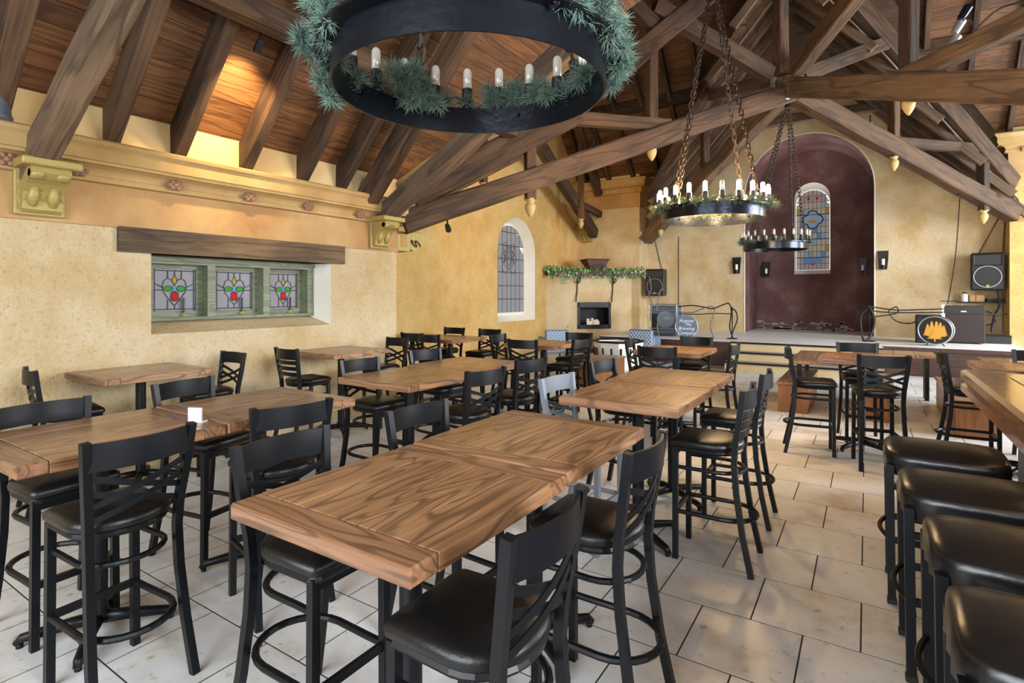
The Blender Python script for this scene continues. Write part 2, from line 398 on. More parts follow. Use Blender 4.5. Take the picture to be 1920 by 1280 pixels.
# ------------------------------------------------------------------ walls
WIN_Y0, WIN_Y1, WIN_ZB, WIN_ZT = 2.706, 4.948, 1.334, 2.165
def rect_yz(x, y0, y1, z0, z1): return [(x, y0, z0), (x, y1, z0), (x, y1, z1), (x, y0, z1)]
wl = MB()
wl.poly(rect_yz(XL, -4, YA, 0, 3.7), [rect_yz(XL, WIN_Y0, WIN_Y1, WIN_ZB, WIN_ZT)])
wl.add([(XL, YA, 0), (XT, YA, 0), (XT, YA, 6.6), (XL, YA, 6.6)], [(0, 1, 2, 3)])      # return wall into the transept
wl.add([(XL, YA, 3.7), (XL - .02, YA, 3.7), (XL - .02, YA, 6.6), (XL, YA, 6.6)], [(0, 1, 2, 3)])
wall_left = struct(wl.build('wall_left', M['wall']))
xf = -6.45                                                       # plane of the window frame
rv = MB()
o4 = [(XL, WIN_Y0, WIN_ZB), (XL, WIN_Y1, WIN_ZB), (XL, WIN_Y1, WIN_ZT), (XL, WIN_Y0, WIN_ZT)]
i4 = [(xf - .1, WIN_Y0 + .04, 1.46), (xf - .1, 4.86, 1.46), (xf - .1, 4.86, WIN_ZT), (xf - .1, WIN_Y0 + .04, WIN_ZT)]
rv.add(o4 + i4, [(0, 1, 5, 4), (2, 3, 7, 6), (3, 0, 4, 7)]); rv.build('reveal', M['wall'], wall_left)
MB().add([o4[1], o4[2], i4[2], i4[1]], [(0, 1, 2, 3)]).build('reveal', M['pale_plaster'], wall_left)
MB().bb((XL - .03, -4, 2.40), (XL + .03, YA + .02, 2.80)).build('frieze', M['frieze'], wall_left)
MB().bb((XL - .2, 2.40, 2.165), (XL + .05, 5.15, 2.412)).build('lintel', M['lintel'], wall_left)
def cornice_prof(top=3.18, s=1.0):
    P_ = [(0, 0), (.25, -.01), (.27, -.03), (.262, -.06), (.235, -.085), (.225, -.10), (.225, -.20), (.205, -.205), (.205, -.232), (.165, -.238)]
    P_ += [(.165 - .095 * math.sin(a), -.245 - .085 * (1 - math.cos(a))) for a in (.2, .5, .8, 1.1, 1.4)]
    return [(p, top + z * s) for p, z in P_ + [(.085, -.335), (.085, -.375), (.03, -.385), (0, -.39)]]
cp = cornice_prof()
c = MB()
rows = [[(XL + p, -4, z) for p, z in cp], [(XL + p, YA + p, z) for p, z in cp], [(XL - 2.2, YA + p, z) for p, z in cp]]
n = len(cp); vs = [v for r_ in rows for v in r_]; fs = []
for a in range(2):
    for k in range(n - 1): fs.append((a * n + k, a * n + k + 1, (a + 1) * n + k + 1, (a + 1) * n + k))
c.add(vs, fs); c.build('cornice', M['cornice'], wall_left)
for y in (1.55, 2.05, 2.88, 3.70, 4.50, 5.36):
    r = MB()
    for k in range(7):
        a = k * 2 * PI / 6
        cc = (XL + .13 + .012 * (k == 6), y + (.05 * math.cos(a) if k < 6 else 0), 2.875 + (.034 * math.sin(a) if k < 6 else .0))
        r.lathe([(0, -.026), (.022, -.018), (.030, 0), (.022, .018), (0, .026)], 7, cc)
    r.build('rosette', M['rosette'], wall_left)
# rafter infill (plaster between rafters above the cornice)
MB().add([(XL + .02, -4, 3.1), (XL + .02, YA, 3.1), (XL + .02, YA, 3.56), (XL + .02, -4, 3.56)], [(0, 1, 2, 3)]).build('rafter_infill', M['infill'], wall_left)

# transept end wall with the arched window opening
AY0, AY1, AZ0, ASP = 12.27, 14.26, .98, 2.93      # opening; spring line of its arch
def arch_yz(x, y0, y1, z0, zs, n=20):
    r = (y1 - y0) / 2; cy = (y0 + y1) / 2
    return [(x, y0, z0), (x, y1, z0)] + [(x, cy + r * math.cos(PI * k / n), zs + r * math.sin(PI * k / n)) for k in range(n + 1)]
tw = MB().poly([(XT, YA, 0), (XT, YB, 0), (XT, YB, 5.9), (XT, 11.65, 12.1), (XT, YA, 5.9)], [arch_yz(XT, AY0, AY1, AZ0, ASP)])
wall_transept = struct(tw.build('wall_transept', M['wall_deep']))
ao = arch_yz(XT, AY0, AY1, AZ0, ASP); ai = arch_yz(XT - .32, AY0 + .14, AY1 - .14, AZ0 + .16, ASP, 20)
n = len(ao); MB().add(ao + ai, [(k, (k + 1) % n, n + (k + 1) % n, n + k) for k in range(n)]).build('reveal', M['pale_plaster'], wall_transept, True)
# far crossing walls (piers) and their cornices
wb = MB(); XB = -6.16
wb.add([(XT, YB, 0), (XB, YB, 0), (XB, YB, 5.62), (XT, YB, 5.62)], [(0, 1, 2, 3)])
wb.add([(XB, YB, 0), (XB, YF, 0), (XB, YF, 5.62), (XB, YB, 5.62)], [(0, 1, 2, 3)])
wb.add([(XB, YF, 5.62), (XB - 1.6, YF, 5.62), (XB - 1.6, YB, 5.62), (XB, YB, 5.62)], [(0, 1, 2, 3)])
wall_pier_left = struct(wb.build('wall_pier_left', M['wall']))
wc = MB()
wc.add([(XP, YB, 0), (8, YB, 0), (8, YB, 5.62), (XP, YB, 5.62)], [(0, 1, 2, 3)])
wc.add([(XP, YB, 0), (XP, YF, 0), (XP, YF, 5.62), (XP, YB, 5.62)], [(3, 2, 1, 0)])
wall_pier_right = struct(wc.build('wall_pier_right', M['wall_deep']))
def pier_cornice(wall, pts):
    """pts: corner polyline with outward unit offsets"""
    pf = cornice_prof(5.5, 1.2); c = MB(); n = len(pf); vs = []
    for (x, y, ox, oy) in pts: vs += [(x + ox * p * 1.15, y + oy * p * 1.15, z) for p, z in pf]
    c.add(vs, [(a * n + k, a * n + k + 1, (a + 1) * n + k + 1, (a + 1) * n + k) for a in range(len(pts) - 1) for k in range(n - 1)])
    c.build('cornice', M['cornice'], wall)
pier_cornice(wall_pier_left, [(XT, YB, 0, -1), (XB, YB, 1, -1), (XB, YF, 1, 0)])
pier_cornice(wall_pier_right, [(XP, YF, -1, 0), (XP, YB, -1, -1), (8, YB, 0, -1)])
MB().bb((XT, YB - .03, 4.57), (XB + .03, YF - .02, 5.05)).build('frieze', M['frieze'], wall_pier_left)
MB().bb((XP - .03, YB - .03, 4.57), (8, YF - .02, 5.05)).build('frieze', M['frieze'], wall_pier_right)
MB().add([(XT, YB - .01, 5.45), (XB, YB - .01, 5.45), (XB, YB - .01, 5.85), (XT, YB - .01, 5.85)], [(0, 1, 2, 3)]).build('rafter_infill', M['infill'], wall_pier_left)
MB().add([(XP, YB - .01, 5.45), (8, YB - .01, 5.45), (8, YB - .01, 5.85), (XP, YB - .01, 5.85)], [(0, 1, 2, 3)]).build('rafter_infill', M['infill'], wall_pier_right)
for wall, xs in ((wall_pier_left, (-8.1, -7.2, -6.35)), (wall_pier_right, (3.1, 3.9))):
    for x in xs:
        r = MB()
        for k in range(6):
            a = k * PI / 3; r.lathe([(0, -.02), (.024, -.012), (.03, 0), (.024, .012), (0, .02)], 6, (x + .07 * math.cos(a), YB - .13, 5.09 + .035 * math.sin(a)))
        r.box((x, YB - .1, 5.09), (.2, .08, .1)); r.build('rosette', M['cornice'], wall)
# chancel wall with the alcove
AX0, AX1, ASZ = -3.09, .17, 4.71; AR = (AX1 - AX0) / 2; AXC = (AX0 + AX1) / 2
def arch_xz(y, x0, x1, z0, zs, n=28):
    r = (x1 - x0) / 2; cx = (x0 + x1) / 2
    return [(x0, y, z0), (x1, y, z0)] + [(cx + r * math.cos(PI * k / n), y, zs + r * math.sin(PI * k / n)) for k in range(n + 1)]
wf = MB().poly([(XB, YF, 0), (XP, YF, 0), (XP, YF, 5.6), (7, YF, 5.6), (7, YF, 12), (XT, YF, 12), (XT, YF, 5.6), (XB, YF, 5.6)], [arch_xz(YF, AX0, AX1, ZST - .01, ASZ)])
wall_chancel = struct(wf.build('wall_chancel', M['wall']))
a1 = arch_xz(YF, AX0, AX1, ZST - .01, ASZ); a2 = arch_xz(YAL, AX0, AX1, ZST - .01, ASZ); n = len(a1)
WX0, WX1, WZ0, WZS = -1.97, -.96, 2.39, 4.8
wall_alcove = struct(MB().add(a1 + a2, [(k, (k + 1) % n, n + (k + 1) % n, n + k) for k in range(1, n)]).build('wall_alcove', M['maroon'], None, True))
MB().poly(a2, [arch_xz(YAL, WX0, WX1, WZ0, WZS, 20)]).build('back_panel', M['maroon'], wall_alcove)
b1 = arch_xz(YAL, WX0, WX1, WZ0, WZS, 20); b2 = arch_xz(YAL + .3, WX0 + .02, WX1 - .02, WZ0 + .14, WZS - .16, 20); n = len(b1)
MB().add(b1 + b2, [(k, (k + 1) % n, n + (k + 1) % n, n + k) for k in range(n)]).build('reveal', M['pale_plaster'], wall_alcove, True)
e = MB(); r1 = arch_xz(YF - .012, AX0, AX1, ZST, ASZ); r2 = arch_xz(YF - .012, AX0 - .03, AX1 + .03, ZST, ASZ)  # pale strip: light on the alcove's front edge put into colour
n = len(r1); e.add(r1 + r2, [(k, (k + 1), n + (k + 1), n + k) for k in range(1, n - 1)] + [(n - 1, 0, n, 2 * n - 1)]); e.build('lit_arch_edge', M['pale_plaster'], wall_alcove)
b = MB()
random.seed(3)
for k in range(60):
    x = random.uniform(AX0 + .1, AX1 - .5); b.box((x, YAL - .008, ZST + random.random() ** 2 * .26), (random.uniform(.04, .22), .012, random.uniform(.02, .08)))
b.build('worn_plaster', M['tread'], wall_alcove)
# walls outside the frame (closing the room), with openings for the area lights
wr = MB().poly(rect_yz(XR, -4.2, YA, 0, 3.8), [rect_yz(XR, -1.2, 3.6, 1.7, 3.3)]); struct(wr.build('wall_right', M['wall']))
wk = MB().poly([(XL, -4.1, 0), (XR, -4.1, 0), (XR, -4.1, 3.8), (XC, -4.1, 9), (XL, -4.1, 3.8)], [[(-4.3, -4.1, 1.2), (1.3, -4.1, 1.2), (1.3, -4.1, 3.9), (-4.3, -4.1, 3.9)]]); struct(wk.build('wall_back', M['wall']))  # back opening is added, made for the fill light
wt = MB().poly(rect_yz(7.6, YA, YB, 0, 8), [rect_yz(7.6, 7.2, 13.6, .9, 5.2)])
wt.add([(XR, YA, 0), (7.6, YA, 0), (7.6, YA, 6), (XR, YA, 6)], [(0, 1, 2, 3)]); struct(wt.build('wall_transept_right', M['wall']))

# ------------------------------------------------------------------ stage
st = MB()
st.bb((XB, 14.0, 0), (.3, YAL, ZST)); st.bb((.3, 14.5, 0), (XP, YAL, ZST))
stage = struct(st.build('floor_stage', M['stage_floor'])); stage['label'] = 'pale raised stage floor in front of the maroon alcove'
for k, y in enumerate((13.27, 13.62)):
    z = .2 * (k + 1)
    MB().bb((-2.75, y, z - .2), (.3, y + .36, z - .012)).build('riser', M['riser'], stage)
    MB().bb((-2.75, y - .02, z - .012), (.3, y + .36, z)).build('tread', M['tread'], stage)
    MB().bb((-2.75, y - .03, z - .035), (.3, y, z + .004)).build('nosing', M['steel'], stage)
MB().bb((-2.75, 13.97, .4), (.3, 14.0, .57)).build('riser', M['riser'], stage)
MB().bb((-2.75, 13.95, .565), (.3, 14.0, .604)).build('nosing', M['steel'], stage)
MB().bb((.3, 14.46, 0), (XP, 14.5, .59)).build('front_panel', M['darkwood'], stage)
MB().bb((.28, 14.40, .54), (XP, 14.5, .61)).build('front_rail', M['darkwood'], stage)
MB().bb((XB, 13.96, 0), (-2.75, 14.0, .59)).build('front_panel', M['darkwood'], stage)

# ------------------------------------------------------------------ ceiling: plank planes, rafters, purlins
ceil = struct(MB().add([(XC, -4.2, 8.95), (XR + .3, -4.2, 3.6), (XR + .3, 8, 3.6), (XC, 11, 8.95)], [(0, 1, 2, 3)]).build('ceiling', M['plank_dark']))
def clip(poly, a, b, c):
    """keep a*u+b*v<=c"""
    out = []
    for k in range(len(poly)):
        p, q = poly[k], poly[(k + 1) % len(poly)]; dp = a * p[0] + b * p[1] - c; dq = a * q[0] + b * q[1] - c
        if dp <= 0: out.append(p)
        if dp * dq < 0: t = dp / (dp - dq); out.append((p[0] + (q[0] - p[0]) * t, p[1] + (q[1] - p[1]) * t))
    return out
def plank_plane(poly_uv, P, step, mat, along):
    """poly_uv in plane coords (u runs along planks, v up the slope); P maps (u,v)->(point, normal)"""
    deck = [P(u, v)[0] + P(u, v)[1] * .045 for u, v in poly_uv]
    MB().add(deck, [tuple(range(len(deck)))]).build('deck', M['grout'], ceil)
    v0 = min(p[1] for p in poly_uv); v1 = max(p[1] for p in poly_uv); v = v0
    while v < v1:
        s = clip(clip(list(poly_uv), 0, 1, v + step - .006), 0, -1, -v - .0)
        if len(s) > 2:
            us = [p[0] for p in s]; uc = sum(us) / len(us); vc = sum(p[1] for p in s) / len(s)
            o, nn = P(uc, vc); uu = (P(uc + 1, vc)[0] - o); vv = (P(uc, vc + 1)[0] - o)
            off = random.uniform(-.004, .004)
            loc = [(p[0] - uc, p[1] - vc) for p in s]; m_ = len(loc)
            me = bpy.data.meshes.new('plank')
            me.from_pydata([(a, b_, off) for a, b_ in loc] + [(a, b_, .03) for a, b_ in loc], [],
                           [tuple(range(m_))[::-1], tuple(range(m_, 2 * m_))] + [(k, (k + 1) % m_, m_ + (k + 1) % m_, m_ + k) for k in range(m_)])
            me.materials.append(mat); me.update()
            ob = bpy.data.objects.new('plank', me); COL.objects.link(ob); ob.parent = ceil
            R = Matrix((uu, vv, nn)).transposed().to_4x4(); R.translation = o; ob.matrix_local = R
        v += step
s_ = 1 / math.hypot(1, T)
def P_NL(u, v): return Vector((XL + v * s_, u, E + v * s_ * T)), Vector((-T * s_, 0, s_))
VR = (XC - XL) / s_
plank_plane([(-4, -.15), (YA - .15, -.15), (YA, 0), (YA + XC - XL, VR), (-4, VR)], P_NL, .205, M['plank'], 'y')
def P_TF(u, v): return Vector((u, YB - v * s_, zTF(YB) + v * s_ * T)), Vector((0, T * s_, s_))
VT = 5.45 / s_
# left part ends along the valley towards the chancel roof
plank_plane([(XT, 0), (-5.15, 0), (-2.9, 3.3 / s_), (-2.2, VT), (XT, VT)], P_TF, .205, M['plank'], 'x')
plank_plane([(2.55, 0), (7.6, 0), (7.6, VT), (-.4, VT), (.1, 3.0 / s_), (1.0, 1.7 / s_)], P_TF, .205, M['plank'], 'x')
def P_CL(u, v): return Vector((XL + v * s_, u, E + v * s_ * T)), Vector((-T * s_, 0, s_))
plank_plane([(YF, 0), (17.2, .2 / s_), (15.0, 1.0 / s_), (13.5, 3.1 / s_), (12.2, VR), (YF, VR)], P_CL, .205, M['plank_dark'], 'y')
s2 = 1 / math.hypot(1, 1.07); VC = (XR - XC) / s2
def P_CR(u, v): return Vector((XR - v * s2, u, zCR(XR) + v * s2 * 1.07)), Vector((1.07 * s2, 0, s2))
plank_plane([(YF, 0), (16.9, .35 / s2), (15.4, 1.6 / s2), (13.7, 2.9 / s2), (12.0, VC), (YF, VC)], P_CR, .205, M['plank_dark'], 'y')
# plain covers above the crossing (out of view)
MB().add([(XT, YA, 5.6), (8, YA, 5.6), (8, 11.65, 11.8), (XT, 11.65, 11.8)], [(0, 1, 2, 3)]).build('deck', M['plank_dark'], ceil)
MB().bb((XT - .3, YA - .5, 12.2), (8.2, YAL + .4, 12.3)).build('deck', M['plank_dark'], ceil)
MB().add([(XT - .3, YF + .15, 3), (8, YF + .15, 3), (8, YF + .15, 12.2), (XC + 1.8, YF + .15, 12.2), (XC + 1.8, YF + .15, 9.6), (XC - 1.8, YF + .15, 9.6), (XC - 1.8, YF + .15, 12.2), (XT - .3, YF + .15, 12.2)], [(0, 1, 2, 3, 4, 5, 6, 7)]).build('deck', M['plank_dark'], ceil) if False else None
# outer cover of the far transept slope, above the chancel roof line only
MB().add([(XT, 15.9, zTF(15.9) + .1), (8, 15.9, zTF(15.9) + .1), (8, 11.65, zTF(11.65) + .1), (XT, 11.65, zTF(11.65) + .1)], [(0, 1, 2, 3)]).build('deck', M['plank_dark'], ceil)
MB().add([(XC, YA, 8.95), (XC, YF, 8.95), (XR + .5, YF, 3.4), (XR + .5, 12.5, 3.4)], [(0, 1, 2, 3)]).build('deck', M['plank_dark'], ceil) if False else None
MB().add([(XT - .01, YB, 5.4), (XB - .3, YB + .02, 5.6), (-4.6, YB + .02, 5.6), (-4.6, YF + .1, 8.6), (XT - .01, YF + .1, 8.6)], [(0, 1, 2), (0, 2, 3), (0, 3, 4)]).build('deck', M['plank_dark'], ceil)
def rafter(p, q, w, h, mat): return timber('rafter', p, q, w, h, mat, ceil, seg=4, rough=.006)
RH = .27
for y in (-1.9, -1.2, -.45, .3, 1.02, 2.34, 2.95, 3.69, 4.46, 5.08):
    off = RH / 2 / s_
    rafter((XL - .05, y, zNL(XL - .05) - off), (XC, y, zNL(XC) - off), .13, RH, M['beam'])
for k in range(20):
    x = -8.0 + k * .83
    if -5.3 < x < 1.4 and not (x < -2.6 or x > .2): continue
    vs_ = .0
    if x > -5.15 and x < 0: vs_ = (x + 5.15) * 1.42
    if x > 0 and x < 2.5: vs_ = (2.55 - x) * 1.15
    off = .2 / 2 / s_
    rafter((x, YB - vs_ + (.02 if vs_ == 0 else 0), zTF(YB - vs_) - off), (x, 11.7, zTF(11.7) - off), .11, .2, M['beam'])
for k in range(8):
    y = 12.6 + k * .72
    v = max(0., {0: 3.7, 1: 3.0, 2: 2.3, 3: 1.5, 4: .9, 5: .6}.get(k, .1)); off = .18 / 2 / s_
    rafter((XL + v, y, zNL(XL + v) - off), (XC, y, zNL(XC) - off), .1, .18, M['beam_grey'])
    w_ = max(0., {0: 3.9, 1: 3.1, 2: 2.5, 3: 1.9, 4: 1.1, 5: .5}.get(k, .05)); off2 = .18 / 2 / s2
    rafter((XR - w_, y, zCR(XR - w_) - off2), (XC, y, zCR(XC) - off2), .1, .18, M['beam_grey'])
timber('purlin', (-4.78, -4, 4.38), (-4.78, 7.4, 4.38), .22, .26, M['beam'], ceil, seg=9)
timber('purlin', (-8.3, 15.55, 7.28), (-3.2, 15.55, 7.28), .22, .34, M['beam'], ceil)
timber('purlin', (.5, 15.55, 7.28), (5.5, 15.55, 7.28), .22, .34, M['beam'], ceil)
# collar against the chancel wall
timber('collar_beam', (-3.6, YF - .25, 6.75), (.7, YF - .25, 6.75), .22, .24, M['beam_grey'], ceil)

# ------------------------------------------------------------------ roof trusses
def finial(parent, p, s=1.0, mat='cream'):
    pr = [(0, .13), (.075, .13), (.085, .11), (.06, .085), (.045, .07), (.06, .05), (.075, .03), (.078, 0), (.07, -.05), (.045, -.10), (.015, -.145), (0, -.15)]
    return MB().lathe([(r * s, z * s) for r, z in pr], 12, p).build('finial', M[mat], parent, True)
G_TR = 'timber trusses of the roof'
t1 = empty('roof_truss', (-6.0, 1.76, 2.92), 'weathered timber truss leg rising from the olive corbel at far left', 'roof truss', G_TR)
timber('chord', (-6.12, 1.75, 2.83), (XC, 1.75, 5.72), .185, .27, M['beam_grey'], t1, seg=9, rough=.014)
timber('chord', (3.1, 1.75, 2.9), (XC, 1.75, 5.72), .2, .28, M['beam_grey'], t1)
timber('principal', (-6.1, 1.46, 3.25), (-1.6, 1.46, 8.2), .17, .32, M['beam'], t1, seg=7)
t2 = empty('roof_truss', (-6.0, 5.8, 2.9), 'timber truss leg rising from the gilt corbel near the wall corner', 'roof truss', G_TR)
timber('chord', (-6.1, 5.78, 2.86), (-2.3, 5.78, 4.98), .22, .28, M['beam_grey'], t2, seg=8, rough=.012)
HUB = Vector((-1.26, 11.9, 5.74))
ta = empty('roof_truss', HUB, 'great timber truss crossing from the corner corbel up to the hub over the crossing', 'roof truss', G_TR)
bm = M['beam']
timber('chord', (-6.08, 6.27, 2.86), HUB + Vector((.15, .18, .02)), .28, .36, bm, ta, seg=12, rough=.012)
timber('chord', (2.85, 16.92, 3.58), HUB + Vector((-.1, -.12, .02)), .28, .36, bm, ta, seg=10, rough=.012)
timber('principal', (-6.0, 6.36, 3.28), (-4.2, 8.47, 4.85), .30, .42, bm, ta, seg=6)
timber('principal', (-4.25, 8.41, 4.85), (-2.0, 11.0, 7.9), .26, .36, bm, ta, seg=6)
timber('principal', (2.8, 16.86, 4.3), (-.4, 12.95, 7.9), .28, .38, bm, ta, seg=6)
for (x, y, z0, z1) in ((-4.72, 7.86, 3.32, 4.6), (-3.23, 9.6, 4.42, 6.6), (.48, 14.02, 4.62, 6.4), (2.21, 16.14, 3.62, 5.0)):
    timber('post', (x, y, z0), (x, y, z1), .17, .17, bm, ta, seg=3, up=(.65, .76, 0)); finial(ta, (x, y, z0 - .12), 1.15)
timber('strut', (-5.0, 7.53, 4.72), (-3.0, 9.87, 4.80), .18, .22, bm, ta, seg=4)
timber('strut', (.33, 13.84, 4.93), (2.35, 16.3, 5.02), .17, .2, bm, ta, seg=4)
timber('strut', (-3.2, 9.63, 6.9), HUB + Vector((-.3, -.35, .22)), .22, .30, bm, ta, seg=4)
timber('strut', HUB + Vector((.2, .24, .3)), (.5, 14.05, 7.1), .2, .28, bm, ta, seg=4)
timber('strut', (-3.75, 9.0, 7.2), (-3.2, 9.63, 6.55), .2, .26, bm, ta, seg=2)
timber('king_post', HUB + Vector((-.14, -.16, .25)), HUB + Vector((-.14, -.16, 3.0)), .22, .22, bm, ta, seg=3, up=(.65, .76, 0))
MB().lathe([(0, -.24), (.2, -.24), (.26, -.2), (.26, .2), (.2, .24), (0, .24)], 8, HUB + Vector((0, 0, -.0))).build('hub_block', M['beam_grey'], ta)
tb = empty('roof_truss', HUB + Vector((.05, -.05, 0)), 'second timber truss crossing the hub towards the near right corner', 'roof truss', G_TR)
timber('chord', (3.1, 6.3, 3.12), HUB + Vector((.05, -.07, .0)), .26, .38, M['beam_grey'], tb, seg=10, rough=.012)
timber('chord', (-5.85, 16.95, 3.50), HUB + Vector((-.06, .07, -.02)), .28, .36, M['beam_grey'], tb, seg=10, rough=.012)
timber('principal', (-5.3, 16.6, 4.9), (-2.4, 13.2, 7.9), .26, .36, bm, tb, seg=6)
timber('principal', (3.1, 6.3, 3.7), (-.5, 10.9, 7.9), .2, .3, bm, tb, seg=6)
for (x, y, z0, z1) in ((.5, 9.64, 4.58, 6.8), (-3.43, 14.28, 4.85, 6.9), (-5.18, 16.2, 3.75, 4.8)):
    timber('post', (x, y, z0), (x, y, z1), .17, .2, bm, tb, seg=3, up=(.65, -.76, 0)); finial(tb, (x, y, z0 - .12), 1.1)
timber('strut', (.12, 10.12, 4.86), (1.9, 7.86, 4.86), .17, .24, M['beam_grey'], tb, seg=4)
timber('strut', (.5, 9.64, 7.0), HUB + Vector((.14, -.18, .3)), .24, .32, bm, tb, seg=4)
timber('strut', (-3.5, 14.35, 6.75), HUB + Vector((-.3, .35, .35)), .2, .28, M['beam_grey'], tb, seg=4)
timber('principal', (-6.1, 5.50, 3.06), (-1.6, 5.62, 8.25), .22, .30, M['beam'], t2, seg=7)
tt = empty('roof_truss', (-7.4, 12.9, 5.85), 'dark timber truss above the arched leaded window', 'roof truss', G_TR)
timber('chord', (-7.4, 6.35, 2.75), (-7.4, 12.95, 5.9), .24, .32, bm, tt, seg=7)
timber('chord', (-7.7, 17.0, 3.78), (-7.4, 12.6, 5.9), .26, .34, bm, tt, seg=7)
timber('principal', (-7.4, 7.6, 5.5), (-7.4, 12.4, 10.6), .22, .3, bm, tt)
timber('principal', (-7.5, 17.0, 5.1), (-7.4, 12.4, 10.0), .22, .3, bm, tt)
for (y, z0, z1) in ((10.25, 4.30, 6.6), (15.4, 4.05, 6.4)):
    timber('post', (-7.42, y, z0), (-7.42, y, z1), .16, .16, bm, tt, seg=3, up=(0, 1, 0)); finial(tt, (-7.42, y, z0 - .12), 1.1)
timber('strut', (-7.45, 15.2, 4.55), (-7.45, 16.9, 4.4), .16, .2, bm, tt, seg=3)

# corbels
def corbel(loc, rz, label, w=.36, h=.44, dpt=.36, mat='gold'):
    r = empty('corbel', loc, label, 'corbel', 'painted corbels under the trusses', rz)
    b0 = BASE[r.name]; BASE[r.name] = Vector()
    MB().rbox((0, -w / 2 - .03, h - .07), (dpt, w / 2 + .03, h), .012).build('abacus', M[mat], r)
    pr = [(0, 0), (.05, 0), (.09, .03), (.10, .10), (.13, .18), (.19, .24), (.27, .28), (.31, .32), (.30, h - .07), (0, h - .07)]
    MB().prism([(x, -w / 2 + .04, z) for x, z in pr], (0, w - .08, 0)).build('scroll', M[mat], r)
    for s in (-1, 1):
        MB().lathe([(0, -.05), (.035, -.05), (.05, -.03), (.05, .03), (.035, .05), (0, .05)], 12, (.26, s * (w / 2 - .09), .315), Matrix.Rotation(PI / 2, 3, 'X')).build('volute', M[mat], r, True)
        MB().lathe([(0, -.1), (.03, -.08), (.05, 0), (.03, .08), (0, .1)], 10, (.115, s * .07, .14), Matrix.Rotation(.35, 3, 'Y')).build('leaf', M[mat], r, True)
    MB().rbox((0, -w / 2, -.02), (.05, w / 2, h - .06), .01).build('back_plate', M[mat], r)
    r.location = loc; BASE[r.name] = b0
    return r
corbel((XL + .03, 1.79, 2.45), 0, 'olive gilt corbel under the truss leg at far left of the wall')
corbel((XL + .03, 5.78, 2.44), 0, 'gilt scroll corbel on the frieze, left of the wall corner')
corbel((-8.0, YB, 3.52), -PI / 2, 'small gilt corbel above the mantel shelf', w=.4, h=.5)
c3 = empty('corbel', (XL, YA, 2.43), 'gilt corbel seen from the side, with square panel, at the wall corner', 'corbel', 'painted corbels under the trusses')
MB().rbox((XL - .3, YA - .02, 2.42), (XL + .04, YA + .27, 2.73), .01).build('block', M['gold'], c3)
MB().rbox((XL + .035, YA + .06, 2.49), (XL + .05, YA + .19, 2.67), .006).build('panel', M['frieze'], c3)
pr = [(0, 0), (.1, -.03), (.2, 0), (.3, .08), (.42, .12), (.56, .2), (.6, .26), (0, .26)]
MB().prism([(XL - .26, YA + .27 + y, 2.47 + z) for y, z in pr], (.28, 0, 0)).build('scroll', M['gold'], c3)
MB().tube([(XL + .03, YA + .3 + .17 * k / 12 + .04 * math.cos(k), 2.56 + .05 * math.sin(k * .8)) for k in range(14)], .012, 6).build('scroll_line', M['mantel'], c3)

# ------------------------------------------------------------------ window_1 : three leaded casements under the lintel
w1 = empty('window_1', (xf, 3.8, 1.45), 'green framed row of three leaded windows with a red tulip in each', None, None, 0, 'structure')
fx = xf
fr = MB()
Y_0, Y_1, Z_0, Z_1 = 2.74, 4.87, 1.455, 2.165
fr.bb((fx - .17, Y_0, Z_0), (fx + .03, Y_1, Z_0 + .035)); fr.build('frame_rail', M['green_frame'], w1)
MB().bb((fx - .17, Y_0, Z_1 - .085), (fx + .03, Y_1, Z_1 - .02)).build('frame_rail', M['green_frame'], w1)
MB().bb((fx - .02, Y_0, Z_1 - .055), (fx + .06, Y_1, Z_1 - .01)).build('frame_rail', M['green_frame'], w1)
edges = [2.74, 3.47, 4.17, 4.87]
for k, y in enumerate(edges):
    yy = y + (.045 if k == 0 else -.045 if k == 3 else 0)
    MB().bb((fx - .17, yy - .045, Z_0 + .001), (fx + .028, yy + .045, Z_1 - .021)).build('frame_post', M['green_frame'], w1)
def yz_plate(mb, x, pts, t=.008): return mb.prism([(x, y, z) for y, z in pts], (t, 0, 0))
